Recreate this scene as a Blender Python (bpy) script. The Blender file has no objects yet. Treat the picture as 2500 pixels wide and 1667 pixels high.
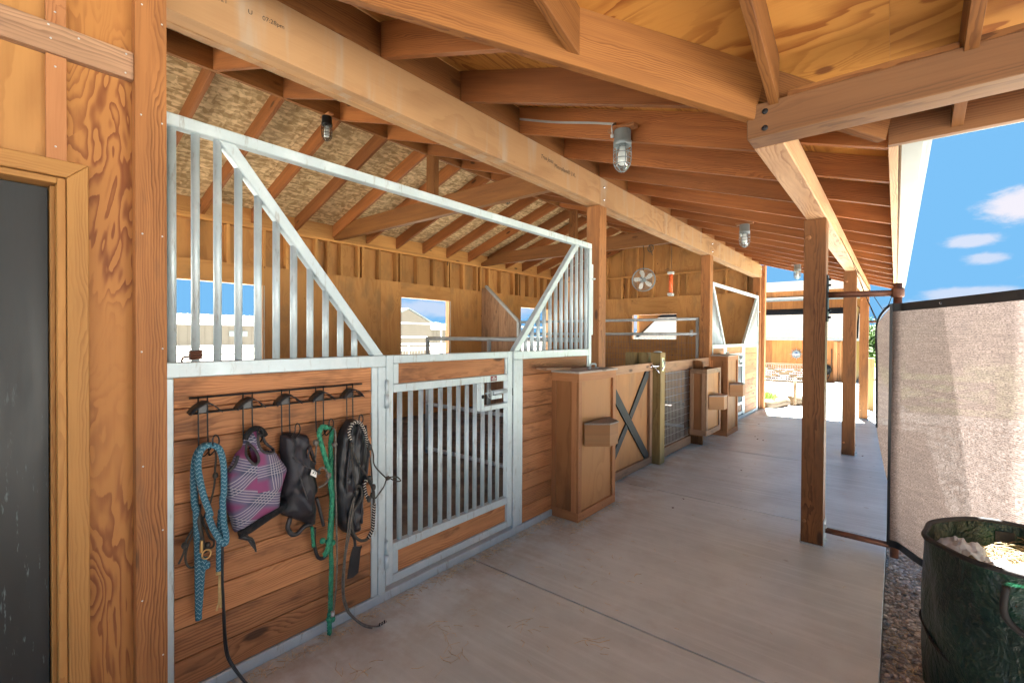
import bpy, bmesh, math, random
from mathutils import Vector, Matrix, noise as mnoise
from mathutils.geometry import delaunay_2d_cdt
random.seed(7)
sc = bpy.context.scene
COL = sc.collection
PI = math.pi
R = math.radians
V = Vector

# ---------------------------------------------------------------- materials
class NT:
    """tiny helper round a node tree"""
    def __init__(s, tree): s.t = tree; s.n = tree.nodes; s.l = tree.links
    def add(s, typ, ins=None, **props):
        nd = s.n.new(typ)
        for k, v in props.items(): setattr(nd, k, v)
        for k, v in (ins or {}).items():
            sock = nd.inputs[k]
            if isinstance(v, bpy.types.NodeSocket): s.l.new(v, sock)
            else:
                if isinstance(v, (tuple, list)) and len(v) == 3 and sock.type == 'RGBA': v = (*v, 1)
                sock.default_value = v
        return nd
    def math(s, op, a, b=0.0, clamp=False):
        nd = s.add('ShaderNodeMath', {0: a, 1: b}, operation=op); nd.use_clamp = clamp
        return nd.outputs[0]
    def vmath(s, op, a, b=(0, 0, 0)):
        nd = s.add('ShaderNodeVectorMath', {0: a, 1: b}, operation=op)
        return nd.outputs['Value'] if op in ('LENGTH', 'DISTANCE', 'DOT_PRODUCT') else nd.outputs[0]
    def noise(s, vec, scale=1, detail=2, rough=.5, dist=0.0, out='Fac'):
        return s.add('ShaderNodeTexNoise', {'Vector': vec, 'Scale': scale, 'Detail': detail, 'Roughness': rough, 'Distortion': dist}).outputs[out]
    def maprange(s, v, a, b, c=0.0, d=1.0, smooth=True):
        nd = s.add('ShaderNodeMapRange', {'Value': v, 'From Min': a, 'From Max': b, 'To Min': c, 'To Max': d})
        nd.interpolation_type = 'SMOOTHSTEP' if smooth else 'LINEAR'
        return nd.outputs[0]
    def mix(s, f, a, b, mode='MIX'):
        nd = s.add('ShaderNodeMix', data_type='RGBA', blend_type=mode)
        for sock, v in ((nd.inputs[0], f), (nd.inputs[6], a), (nd.inputs[7], b)):
            if isinstance(v, bpy.types.NodeSocket): s.l.new(v, sock)
            else: sock.default_value = (*v, 1) if isinstance(v, (tuple, list)) and len(v) == 3 else v
        return nd.outputs[2]
    def sep(s, v): return s.add('ShaderNodeSeparateXYZ', {0: v}).outputs
    def comb(s, x, y, z): return s.add('ShaderNodeCombineXYZ', {0: x, 1: y, 2: z}).outputs[0]

def newmat(name):
    m = bpy.data.materials.new(name); m.use_nodes = True
    nt = NT(m.node_tree); nt.n.clear()
    out = nt.add('ShaderNodeOutputMaterial')
    return m, nt, out

def principled(nt, out, base, rough=.6, metal=0.0, bump=None, bstr=.3, bdist=.002, spec=.4, **kw):
    ins = {'Base Color': base, 'Roughness': rough, 'Metallic': metal, 'Specular IOR Level': spec}
    ins.update(kw)
    if bump is not None:
        b = nt.add('ShaderNodeBump', {'Height': bump, 'Strength': bstr, 'Distance': bdist})
        ins['Normal'] = b.outputs[0]
    p = nt.add('ShaderNodeBsdfPrincipled', ins)
    nt.l.new(p.outputs[0], out.inputs[0])
    return p

def grain_coord(nt, off=True):
    a = nt.add('ShaderNodeAttribute', attribute_name='gc').outputs['Vector']
    if off:
        r = nt.add('ShaderNodeObjectInfo').outputs['Random']
        a = nt.vmath('ADD', a, nt.comb(nt.math('MULTIPLY', r, 31.0), 0.0, 0.0))
    return a

def wood(name, c_light, c_dark, c_knot, ring=70, ringamt=.5, knots=.5, blotch=.35, rough=.62, fine=.25, stain=None, stainamt=0.0, bump=.25):
    """sawn lumber: growth rings round a pith, stretched fibres, knots"""
    m, nt, out = newmat(name)
    P = grain_coord(nt)
    warp = nt.noise(nt.vmath('MULTIPLY', P, (1.5, 6, 6)), 1, 4, .6, out='Color')
    warp = nt.vmath('SUBTRACT', warp, (.5, .5, .5))
    # knots
    kc = nt.vmath('MULTIPLY', P, (2.3, 6.5, 6.5))
    vo = nt.add('ShaderNodeTexVoronoi', {'Vector': kc, 'Scale': 1.0, 'Randomness': 1.0})
    kd = vo.outputs['Distance']
    rnd = nt.sep(vo.outputs['Color'])[0]
    on = nt.math('LESS_THAN', rnd, knots)
    kmask = nt.math('MULTIPLY', nt.maprange(kd, .17, .09), on)
    kinf = nt.math('MULTIPLY', nt.maprange(kd, .55, .0), on)
    x, y, z = nt.sep(nt.vmath('ADD', P, nt.vmath('MULTIPLY', warp, (0, .075, .075))))
    r = nt.math('SQRT', nt.math('ADD', nt.math('MULTIPLY', y, y), nt.math('MULTIPLY', z, z)))
    r = nt.math('ADD', r, nt.math('MULTIPLY', kinf, .035))
    fr = nt.math('FRACT', nt.math('MULTIPLY', r, float(ring) * 1.45))
    late = nt.math('MULTIPLY', nt.maprange(fr, .25, .9), nt.maprange(fr, 1.0, .90))
    late = nt.math('MULTIPLY', late, nt.maprange(nt.noise(nt.vmath('MULTIPLY', P, (1.0, 16, 16)), 1, 2, .5), .36, .64, .12, 1.0))
    fib = nt.noise(nt.vmath('MULTIPLY', P, (5, 190, 190)), 1, 2, .6)
    fibw = nt.noise(nt.vmath('MULTIPLY', P, (2.2, 45, 45)), 1, 2, .6)
    blo = nt.noise(nt.vmath('MULTIPLY', P, (1.3, 7, 7)), 1, 3, .55)
    f = nt.math('ADD', nt.math('MULTIPLY', late, ringamt * 1.25), nt.math('MULTIPLY', nt.math('SUBTRACT', fibw, .45), fine * 3.2))
    f = nt.math('ADD', f, nt.math('MULTIPLY', nt.math('SUBTRACT', fib, .5), fine), clamp=True)
    col = nt.mix(f, c_light, c_dark)
    col = nt.mix(nt.maprange(blo, .35, .75, 0, blotch), col, c_dark, 'MULTIPLY') if blotch < 0 else nt.mix(nt.maprange(blo, .38, .7, 0, blotch), col, c_dark)
    if stain:
        sn = nt.noise(nt.vmath('MULTIPLY', P, (2.5, 9, 9)), 1, 4, .65)
        col = nt.mix(nt.maprange(sn, .52, .68, 0, stainamt), col, stain)
    # each member has its own tone
    tone = nt.add('ShaderNodeAttribute', attribute_name='tone').outputs['Fac']
    rr = nt.add('ShaderNodeObjectInfo').outputs['Random']
    tt = nt.math('ADD', nt.math('MULTIPLY', nt.math('SUBTRACT', tone, .5), .50), nt.math('ADD', nt.math('MULTIPLY', nt.math('SUBTRACT', rr, .5), .18), 1.0))
    col = nt.mix(1.0, col, nt.comb(tt, tt, tt), 'MULTIPLY')
    col = nt.mix(nt.math('MULTIPLY', kmask, .85), col, c_knot)
    h = nt.math('ADD', nt.math('MULTIPLY', fib, .6), nt.math('MULTIPLY', late, .5))
    principled(nt, out, col, rough, bump=h, bstr=bump, bdist=.0015, spec=.3)
    return m

def plywood(name, c_light, c_dark, c_knot, rings=13, amt=.55, sx=.8, sy=2.6, knots=.35, rough=.6, knot_scale=2.2, stain=None, stainamt=0, kr=.09, band=None):
    """rotary-cut veneer: contour-line figure"""
    m, nt, out = newmat(name)
    P = grain_coord(nt)
    f0 = nt.noise(nt.vmath('ADD', nt.vmath('MULTIPLY', P, (sx, sy, sy)), nt.vmath('MULTIPLY', nt.noise(nt.vmath('MULTIPLY', P, (7, 26, 26)), 1, 3, .6, out='Color'), (.07, .07, .07))), 1, 3, .52, .6)
    vo = nt.add('ShaderNodeTexVoronoi', {'Vector': nt.vmath('MULTIPLY', P, (.75, 1.3, 1.3)), 'Scale': knot_scale})
    on = nt.math('LESS_THAN', nt.sep(vo.outputs['Color'])[0], knots)
    kd = vo.outputs['Distance']
    kmask = nt.math('MULTIPLY', nt.maprange(kd, kr, kr * .6), on)
    kinf = nt.math('MULTIPLY', nt.maprange(kd, .4, 0.0), on)
    f = nt.math('ADD', f0, nt.math('MULTIPLY', kinf, .22))
    fr = nt.math('FRACT', nt.math('MULTIPLY', f, float(rings)))
    late = nt.math('MULTIPLY', nt.maprange(fr, .25, .9), nt.maprange(fr, 1.0, .9))
    fib = nt.noise(nt.vmath('MULTIPLY', P, (4, 120, 120)), 1, 2, .6)
    blo = nt.noise(nt.vmath('MULTIPLY', P, (1.1, 2.6, 2.6)), 1, 3, .5)
    late = nt.math('MULTIPLY', late, nt.maprange(blo, .38, .60, .10, 1.0))
    a = nt.math('ADD', nt.math('MULTIPLY', late, amt), nt.math('MULTIPLY', nt.math('SUBTRACT', fib, .5), .35), clamp=True)
    col = nt.mix(a, c_light, c_dark)
    col = nt.mix(nt.maprange(blo, .45, .75, 0, .3), col, c_dark)
    if stain:
        sn = nt.noise(nt.vmath('MULTIPLY', P, band or (1.6, 3.5, 3.5)), 1, 4, .6)
        col = nt.mix(nt.maprange(sn, .5, .7, 0, stainamt), col, stain)
    tone = nt.add('ShaderNodeAttribute', attribute_name='tone').outputs['Fac']
    tt = nt.math('ADD', nt.math('MULTIPLY', nt.math('SUBTRACT', tone, .5), .25), 1.0)
    col = nt.mix(1.0, col, nt.comb(tt, tt, tt), 'MULTIPLY')
    col = nt.mix(nt.math('MULTIPLY', kmask, .8), col, c_knot)
    principled(nt, out, col, rough, bump=fib, bstr=.15, bdist=.001, spec=.3)
    return m

def osb(name):
    m, nt, out = newmat(name)
    P = grain_coord(nt)
    w = nt.vmath('MULTIPLY', nt.vmath('SUBTRACT', nt.noise(P, 7, 2, .5, out='Color'), (.5, .5, .5)), (.05, .05, .05))
    P2 = nt.vmath('ADD', P, w)
    v1 = nt.add('ShaderNodeTexVoronoi', {'Vector': nt.vmath('MULTIPLY', P2, (11, 34, 34)), 'Scale': 1.0})
    v2 = nt.add('ShaderNodeTexVoronoi', {'Vector': nt.vmath('MULTIPLY', P2, (30, 13, 30)), 'Scale': 1.0})
    c1 = nt.sep(v1.outputs['Color'])[0]; c2 = nt.sep(v2.outputs['Color'])[1]
    a = nt.math('ADD', nt.math('MULTIPLY', c1, .6), nt.math('MULTIPLY', c2, .4))
    edge = nt.maprange(v1.outputs['Distance'], .45, .8, 0, .35)
    col = nt.mix(nt.maprange(a, .15, .85), (.34, .225, .105), (.74, .55, .31))
    col = nt.mix(edge, col, (.22, .125, .052))
    big = nt.noise(P, 1.3, 3, .55)
    col = nt.mix(nt.maprange(big, .5, .75, 0, .3), col, (.42, .29, .17))
    principled(nt, out, col, .75, bump=a, bstr=.25, bdist=.002, spec=.2)
    return m

def simple(name, col, rough=.6, metal=0.0, var=.12, scale=6, bump=0.0, bscale=60, spec=.4, bdist=.002, **kw):
    m, nt, out = newmat(name)
    tc = nt.add('ShaderNodeTexCoord').outputs['Object']
    n = nt.noise(tc, scale, 4, .6)
    k = nt.maprange(n, .3, .7, 1 - var, 1 + var)
    c = nt.mix(1.0, col, nt.comb(k, k, k), 'MULTIPLY')
    bn = nt.noise(tc, bscale, 3, .6) if bump else None
    principled(nt, out, c, rough, metal, bump=bn, bstr=bump, bdist=bdist, spec=spec, **kw)
    return m

def galvanised(name, col=(.47, .555, .585), dirt=.6):
    m, nt, out = newmat(name)
    tc = nt.add('ShaderNodeTexCoord').outputs['Object']
    sp = nt.add('ShaderNodeTexVoronoi', {'Vector': tc, 'Scale': 55.0})
    n1 = nt.noise(tc, 9, 4, .65)
    n2 = nt.noise(nt.vmath('MULTIPLY', tc, (14, 14, 3)), 2.2, 4, .7)
    c = nt.mix(nt.maprange(nt.sep(sp.outputs['Color'])[0], 0, 1, 0, .16), col, (.42, .48, .50))
    c = nt.mix(nt.maprange(n1, .45, .7, 0, .3), c, (.70, .74, .75))
    c = nt.mix(nt.maprange(n2, .56, .72, 0, dirt), c, (.25, .22, .19))
    ro = nt.maprange(n1, .3, .7, .42, .58)
    principled(nt, out, c, ro, .35, bump=n1, bstr=.2, bdist=.001, spec=.5)
    return m

M = {}
M['rafter'] = wood('rafter_fir', (0.277, 0.100, 0.028), (0.106, 0.031, 0.008), (0.045, 0.016, 0.005), ring=85, ringamt=.55, knots=.33, blotch=.35)
M['beam'] = wood('beam_fir', (0.224, 0.091, 0.024), (0.081, 0.024, 0.006), (0.090, 0.031, 0.008), ring=75, ringamt=.55, knots=.3, blotch=.3)
M['palebeam'] = wood('pale_fir', (0.460, 0.279, 0.146), (0.197, 0.087, 0.040), (0.160, 0.061, 0.029), ring=60, ringamt=.6, knots=.3, blotch=.35)
M['darkbeam'] = wood('weathered_beam', (.25, .115, .045), (.13, .052, .019), (.05, .02, .008), ring=60, ringamt=.6, knots=.4, blotch=.4)
M['post'] = wood('post_fir', (0.276, 0.113, 0.035), (0.093, 0.030, 0.007), (0.050, 0.021, 0.008), ring=80, ringamt=.6, knots=.22, blotch=.35, stain=(0.100, 0.052, 0.026), stainamt=.4)
M['trim'] = wood('trim_cedar', (0.405, 0.180, 0.072), (0.190, 0.067, 0.021), (.08, .03, .012), ring=110, ringamt=.55, knots=.2, blotch=.4)
M['casing'] = wood('casing_pine', (0.391, 0.192, 0.054), (0.211, 0.080, 0.019), (0.200, 0.083, 0.026), ring=90, ringamt=.4, knots=.15, blotch=.2)
M['board'] = wood('stall_board', (0.427, 0.188, 0.076), (0.167, 0.061, 0.022), (0.035, 0.015, 0.007), ring=60, ringamt=.55, knots=.42, blotch=.4, stain=(0.070, 0.029, 0.015), stainamt=.55)
M['greyboard'] = wood('weathered_board', (0.351, 0.205, 0.117), (0.159, 0.084, 0.047), (0.050, 0.025, 0.013), ring=70, ringamt=.5, knots=.3, blotch=.4, stain=(0.130, 0.078, 0.051), stainamt=.6)
M['treated'] = wood('treated_pine', (0.281, 0.198, 0.077), (0.135, 0.084, 0.030), (0.070, 0.041, 0.017), ring=55, ringamt=.6, knots=.2, blotch=.4)
M['frame'] = wood('stud_fir', (0.486, 0.243, 0.074), (0.238, 0.095, 0.025), (0.050, 0.021, 0.008), ring=90, ringamt=.5, knots=.25, blotch=.3)
M['lvl'] = plywood('laminated_veneer', (0.384, 0.219, 0.102), (0.196, 0.088, 0.037), (0.200, 0.091, 0.048), rings=9, amt=.55, sx=.7, sy=2.2, knots=.33, knot_scale=2.6, stain=(0.360, 0.303, 0.232), stainamt=.6, kr=.07, band=(5.5, .8, .8))
M['porchply'] = plywood('porch_plywood', (0.480, 0.218, 0.048), (0.211, 0.060, 0.008), (0.130, 0.041, 0.013), rings=13, amt=.9, sx=.7, sy=3.6, knots=.5, knot_scale=1.9, kr=.07)
M['wallply'] = plywood('wall_plywood', (0.451, 0.224, 0.071), (0.265, 0.107, 0.028), (0.040, 0.016, 0.005), rings=9, amt=.4, sx=.5, sy=2.6, knots=.8, knot_scale=3.6, stain=(0.240, 0.135, 0.056), stainamt=.65, kr=.07)
M['frontply'] = plywood('front_plywood', (0.365, 0.157, 0.042), (0.161, 0.046, 0.011), (0.050, 0.016, 0.007), rings=17, amt=.95, sx=1.5, sy=7.0, knots=.5, knot_scale=3.2, kr=.05)
M['boxply'] = plywood('box_plywood', (0.365, 0.170, 0.060), (0.211, 0.080, 0.024), (0.090, 0.037, 0.013), rings=8, amt=.4, sx=.5, sy=2.0, knots=.2, knot_scale=2.4, stain=(0.220, 0.125, 0.059), stainamt=.5, kr=.05)
M['lightply'] = plywood('light_plywood', (0.358, 0.172, 0.051), (0.201, 0.080, 0.020), (0.300, 0.125, 0.035), rings=10, amt=.55, sx=.6, sy=3, knots=.15, kr=.04)
M['sideply'] = plywood('dark_stained_plywood', (.29, .125, .045), (.17, .065, .022), (.05, .02, .01), rings=8, amt=.5, sx=.6, sy=2.2, knots=.35, knot_scale=2.4, stain=(.10, .045, .02), stainamt=.6, kr=.05)
M['greytop'] = wood('grey_weathered_top', (.36, .32, .28), (.24, .20, .17), (.1, .08, .06), ring=60, ringamt=.4, knots=.2, blotch=.4)
M['osb'] = osb('osb_sheathing')
M['galv'] = galvanised('galvanised_steel')
M['galvpipe'] = galvanised('galvanised_pipe', (.36, .39, .40), .4)
M['black'] = simple('black_metal', (.012, .012, .013), .42, .3, bump=.1)
M['blackplastic'] = simple('black_plastic', (.02, .02, .022), .35)
M['greylamp'] = simple('grey_lamp_casting', (.20, .235, .245), .45, .4, bump=.1)
M['white'] = simple('white_paint', (.42, .43, .41), .45, var=.05)
M['gutter'] = simple('grey_gutter_paint', (.20, .205, .195), .45, var=.05)
M['shingledark'] = simple('roof_covering', (.12, .11, .10), .9)
M['rust'] = simple('brown_pipe', (.14, .055, .03), .5, .3, var=.3, scale=12)
M['cable'] = simple('grey_cable', (.35, .36, .36), .5)
M['chrome'] = simple('bright_zinc', (.65, .66, .68), .25, .9, var=.05)
M['brass'] = simple('brass', (.6, .38, .15), .3, .9, var=.05)
M['rubber'] = simple('dirt_floor', (.13, .11, .095), .95, var=.4, scale=3, bump=.5, bscale=25, bdist=.01)

def glass_mat():
    m, nt, out = newmat('clear_globe')
    g = nt.add('ShaderNodeBsdfGlossy', {'Roughness': .05, 'Color': (.9, .95, .95)})
    t = nt.add('ShaderNodeBsdfTransparent', {'Color': (.86, .9, .9)})
    fr = nt.add('ShaderNodeLayerWeight', {'Blend': .35}).outputs['Facing']
    mx = nt.add('ShaderNodeMixShader', {0: nt.maprange(fr, 0, 1, .08, .7), 1: t.outputs[0], 2: g.outputs[0]})
    nt.l.new(mx.outputs[0], out.inputs[0]); return m
M['globe'] = glass_mat()
M['bulb'] = simple('frosted_bulb', (.82, .83, .82), .35, var=.02)

def concrete():
    m, nt, out = newmat('concrete')
    tc = nt.add('ShaderNodeTexCoord').outputs['Object']
    n1 = nt.noise(tc, .9, 5, .6)
    n2 = nt.noise(tc, 9, 5, .65)
    st = nt.noise(nt.vmath('MULTIPLY', tc, (1.2, 26, 1)), 1, 4, .6)
    c = nt.mix(nt.maprange(n1, .3, .7), (.43, .51, .515), (.61, .705, .71))
    c = nt.mix(nt.maprange(n2, .45, .75, 0, .35), c, (.40, .455, .46))
    c = nt.mix(nt.maprange(st, .45, .7, 0, .35), c, (.66, .75, .76))
    X_ = nt.sep(tc)[0]
    dn = nt.noise(tc, 3.2, 5, .7)
    dirt = nt.math('MULTIPLY', nt.maprange(X_, -1.35, -2.15), nt.maprange(dn, .38, .68, 0, .75))
    c = nt.mix(dirt, c, (.34, .30, .235))
    c = nt.mix(nt.maprange(nt.noise(tc, 1.7, 6, .7), .55, .75, 0, .35), c, (.36, .37, .35))
    # tyre / hoof scuffs and damp spots
    vo = nt.add('ShaderNodeTexVoronoi', {'Vector': nt.vmath('ADD', tc, nt.vmath('MULTIPLY', nt.noise(tc, 14, 2, .5, out='Color'), (.04, .04, 0))), 'Scale': 5.5})
    sp = nt.math('MULTIPLY', nt.maprange(vo.outputs['Distance'], .13, .04), nt.math('LESS_THAN', nt.sep(vo.outputs['Color'])[0], .22))
    c = nt.mix(nt.math('MULTIPLY', sp, .5), c, (.20, .195, .19))
    fine = nt.noise(tc, 240, 2, .6)
    c = nt.mix(nt.maprange(fine, .35, .75, 0, .18), c, (.34, .375, .375))
    bh = nt.math('ADD', nt.math('MULTIPLY', st, .6), nt.math('MULTIPLY', fine, .3))
    principled(nt, out, c, nt.maprange(st, .35, .65, .50, .30), bump=bh, bstr=.22, bdist=.002, spec=.42)
    return m
M['concrete'] = concrete()

def gravel_mat(name, stones=False):
    m, nt, out = newmat(name)
    if stones:
        a = nt.add('ShaderNodeAttribute', attribute_name='tone').outputs['Fac']
        cr = nt.add('ShaderNodeValToRGB', {0: a})
        e = cr.color_ramp.elements
        e[0].color = (.36, .33, .30, 1); e[1].color = (.88, .83, .76, 1)
        for p, c in ((.3, (.42, .35, .28, 1)), (.55, (.60, .54, .47, 1)), (.75, (.42, .43, .42, 1))):
            k = e.new(p); k.color = c
        tc = nt.add('ShaderNodeTexCoord').outputs['Object']
        n = nt.noise(tc, 90, 3, .6)
        col = nt.mix(nt.maprange(n, .4, .7, 0, .35), cr.outputs[0], (.15, .12, .10))
        principled(nt, out, col, .7, spec=.3)
    else:
        tc = nt.add('ShaderNodeTexCoord').outputs['Object']
        v = nt.add('ShaderNodeTexVoronoi', {'Vector': tc, 'Scale': 38.0})
        c = nt.mix(nt.sep(v.outputs['Color'])[0], (.36, .35, .33), (.64, .63, .60))
        c = nt.mix(nt.maprange(v.outputs['Distance'], .35, .7, 0, .7), c, (.24, .21, .18))
        h = nt.math('SUBTRACT', 1.0, v.outputs['Distance'])
        principled(nt, out, c, .8, bump=h, bstr=.8, bdist=.012, spec=.25)
    return m
M['gravel'] = gravel_mat('gravel_ground'); M['stones'] = gravel_mat('pebbles', True)

def ground_mat(name, c1, c2, c3, scale=2.0, b=.4):
    m, nt, out = newmat(name)
    tc = nt.add('ShaderNodeTexCoord').outputs['Object']
    a = nt.noise(tc, scale * .1, 5, .6); bb = nt.noise(tc, scale * 6, 5, .7)
    c = nt.mix(nt.maprange(a, .35, .65), c1, c2)
    c = nt.mix(nt.maprange(bb, .45, .7, 0, .6), c, c3)
    principled(nt, out, c, .95, bump=bb, bstr=b, bdist=.03, spec=.1)
    return m
M['dirt'] = ground_mat('pasture_ground', (.42, .395, .35), (.36, .34, .27), (.48, .45, .40))
M['grass'] = ground_mat('grass', (.13, .20, .045), (.20, .24, .07), (.08, .13, .03), 3)

def braid_mat(name, a, b, sa=110, turns=2, thr=.5):
    m, nt, out = newmat(name)
    x, y, z = nt.sep(nt.add('ShaderNodeAttribute', attribute_name='gc').outputs['Vector'])
    tri = nt.math('ABSOLUTE', nt.math('SUBTRACT', nt.math('FRACT', nt.math('MULTIPLY', y, float(turns))), .5))
    u = nt.math('FRACT', nt.math('ADD', nt.math('MULTIPLY', x, float(sa)), nt.math('MULTIPLY', tri, 1.1)))
    k = nt.maprange(u, thr, thr + .12)
    k = nt.math('MULTIPLY', k, nt.maprange(u, 1.0, .9))
    c = nt.mix(k, a, b)
    principled(nt, out, c, .75, bump=u, bstr=.6, bdist=.003, spec=.2)
    return m
M['blue'] = braid_mat('blue_braided_rope', (.035, .125, .185), (.25, .40, .44), 62, 2, .72)
M['bw'] = braid_mat('black_and_white_braid', (.015, .013, .012), (.62, .55, .47), 75, 1, .62)
M['green'] = simple('green_rope', (.028, .22, .12), .6, var=.3, scale=60, bump=.4, bscale=300)
M['cord'] = simple('dark_cord', (.04, .036, .03), .6, var=.3, scale=60)
M['greycord'] = simple('grey_brown_cord', (.12, .105, .085), .65, var=.3, scale=60)
M['leather'] = simple('black_leather', (.020, .019, .021), .36, var=.4, scale=9, bump=.2, bscale=40)
M['blackcloth'] = simple('black_cloth', (.023, .022, .027), .5, var=.6, scale=9, bump=.3, bscale=120)
M['fleece'] = simple('black_fleece', (.012, .012, .013), .95, var=.4, scale=50, bump=1.0, bscale=160, bdist=.006)
M['rawhide'] = simple('tan_rawhide', (.50, .34, .14), .6, var=.2, scale=30)
M['greytrim'] = simple('grey_binding', (.045, .042, .045), .8, var=.2, scale=40)
M['tagwhite'] = simple('white_tag', (.75, .73, .68), .6, var=.05)

def plaid_mat():
    m, nt, out = newmat('plaid_fabric')
    x, y, z = nt.sep(nt.add('ShaderNodeAttribute', attribute_name='gc').outputs['Vector'])
    def stripes(ang, off):
        c, s_ = math.cos(ang), math.sin(ang)
        u = nt.math('ADD', nt.math('ADD', nt.math('MULTIPLY', y, c), nt.math('MULTIPLY', z, s_)), off)
        big = nt.math('FRACT', nt.math('MULTIPLY', u, 8.3))
        blue = nt.math('MULTIPLY', nt.maprange(big, .28, .50), nt.maprange(big, 1.0, .86))
        th = nt.math('FRACT', nt.math('MULTIPLY', u, 91.3))
        band = nt.math('MULTIPLY', nt.math('GREATER_THAN', big, .52), nt.math('LESS_THAN', big, .92))
        thin = nt.math('MULTIPLY', nt.math('GREATER_THAN', th, .74), band)
        return blue, thin
    # the centre panel hangs straight, the cheek panels are cut on the slant
    mid = nt.math('MULTIPLY', nt.math('GREATER_THAN', y, 0.0), nt.math('GREATER_THAN', z, -.02))
    b1, t1 = stripes(0.12, 0); b2, t2 = stripes(PI / 2 + .05, .02)
    b3, t3 = stripes(R(-52), .03); b4, t4 = stripes(R(72), 0)
    bx = nt.mix(mid, nt.comb(b3, b4, 0), nt.comb(b1, b2, 0)); tx = nt.mix(mid, nt.comb(t3, t4, 0), nt.comb(t1, t2, 0))
    B = nt.sep(bx); T = nt.sep(tx)
    c = nt.mix(nt.math('MAXIMUM', B[0], B[1]), (.215, .060, .140), (.125, .110, .175))
    c = nt.mix(nt.math('MULTIPLY', B[0], B[1]), c, (.06, .07, .12))
    c = nt.mix(nt.math('MULTIPLY', nt.math('MAXIMUM', T[0], T[1]), .5), c, (.60, .54, .55))
    principled(nt, out, c, .85, spec=.15); return m
M['plaid'] = plaid_mat()

def screen_mat():
    m, nt, out = newmat('woven_shade_cloth')
    tc = nt.add('ShaderNodeAttribute', attribute_name='gc').outputs['Vector']
    x, y, z = nt.sep(tc)
    wob = nt.noise(nt.vmath('MULTIPLY', tc, (9, 9, 3)), 1, 2, .5)
    row = nt.math('FRACT', nt.math('ADD', nt.math('MULTIPLY', z, 105.0), nt.math('MULTIPLY', wob, .8)))
    thread = nt.math('MULTIPLY', nt.maprange(row, .0, .25), nt.maprange(row, 1.0, .75))
    n = nt.noise(nt.vmath('MULTIPLY', tc, (75, 75, 260)), 1, 2, .75)
    n2 = nt.noise(nt.vmath('MULTIPLY', tc, (6, 6, 70)), 1, 4, .7)
    c = nt.mix(nt.maprange(n, .35, .65), (.07, .051, .044), (.30, .232, .20))
    c = nt.mix(nt.maprange(n2, .4, .65, 0, .55), c, (.10, .076, .066))
    c = nt.mix(nt.math('MULTIPLY', thread, .3), c, (.34, .28, .25))
    d = nt.add('ShaderNodeBsdfDiffuse', {'Color': c})
    tl = nt.add('ShaderNodeBsdfTranslucent', {'Color': c})
    tr = nt.add('ShaderNodeBsdfTransparent', {'Color': (1, 1, 1)})
    a = nt.add('ShaderNodeMixShader', {0: .5, 1: d.outputs[0], 2: tl.outputs[0]})
    hole = nt.maprange(nt.math('ADD', n, nt.math('MULTIPLY', nt.math('SUBTRACT', 1.0, thread), .25)), .60, .85, .0, .10)
    b = nt.add('ShaderNodeMixShader', {0: hole, 1: a.outputs[0], 2: tr.outputs[0]})
    nt.l.new(b.outputs[0], out.inputs[0]); return m
M['screen'] = screen_mat()

def bag_mat():
    m, nt, out = newmat('green_plastic_bag')
    tc = nt.add('ShaderNodeTexCoord').outputs['Object']
    n = nt.noise(nt.vmath('MULTIPLY', tc, (1, 1, .6)), 7, 4, .65, 1.2)
    n2 = nt.noise(tc, 42, 3, .6, .8)
    c = nt.mix(nt.maprange(n, .35, .65), (.008, .017, .014), (.014, .038, .027))
    c = nt.mix(nt.maprange(n2, .58, .75, 0, .5), c, (.12, .13, .10))
    h = nt.math('ADD', n, nt.math('MULTIPLY', n2, .35))
    bmp = nt.add('ShaderNodeBump', {'Height': h, 'Strength': .9, 'Distance': .025})
    p = nt.add('ShaderNodeBsdfPrincipled', {'Base Color': c, 'Roughness': .28, 'Specular IOR Level': .5, 'Normal': bmp.outputs[0]})
    tl = nt.add('ShaderNodeBsdfTranslucent', {'Color': (.02, .17, .08), 'Normal': bmp.outputs[0]})
    mx = nt.add('ShaderNodeMixShader', {0: .18, 1: p.outputs[0], 2: tl.outputs[0]})
    nt.l.new(mx.outputs[0], out.inputs[0]); return m
M['bag'] = bag_mat()
M['bagrim'] = simple('bag_rim_binding', (.022, .02, .018), .7, bump=.5, bscale=80)
M['straw'] = simple('straw', (.62, .50, .30), .8, var=.4, scale=40)
M['straw2'] = simple('hay', (.27, .21, .11), .8, var=.3, scale=30)
M['film'] = simple('white_plastic_film', (.36, .375, .36), .3, var=.08, bump=.4, bscale=20)
M['lime'] = simple('lime_plastic_film', (.26, .52, .04), .35, var=.2)
M['leaf'] = simple('leaf_green', (.07, .13, .03), .7, var=.5, scale=2)
M['leaf2'] = simple('dark_leaf', (.035, .075, .025), .7, var=.5, scale=2)
M['blade'] = simple('blade_green', (.20, .30, .07), .7, var=.4, scale=4)
M['bark'] = simple('bark', (.10, .07, .05), .9, var=.4, scale=10)
M['log'] = wood('weathered_log', (.17, .125, .075), (.10, .07, .04), (0.120, 0.076, 0.029), ring=50, ringamt=.3, knots=.2, blotch=.4)
M['siding'] = wood('cedar_siding', (0.360, 0.141, 0.038), (0.200, 0.068, 0.017), (0.080, 0.031, 0.008), ring=40, ringamt=.4, knots=.2, blotch=.5)
M['shedwall'] = simple('beige_steel_siding', (.135, .122, .10), .6, var=.04, scale=1)
M['shedroof'] = simple('pale_steel_roof', (.10, .09, .083), .5, var=.06, scale=1)
M['wire'] = simple('galvanised_wire', (.42, .42, .40), .45, .5)
M['darkwire'] = simple('dark_wire', (.16, .15, .14), .5, .4)
M['heaterred'] = simple('orange_tube', (.75, .14, .04), .45, var=.45, scale=70)
M['blade_fan'] = simple('fan_blade', (.50, .49, .44), .45)

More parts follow.
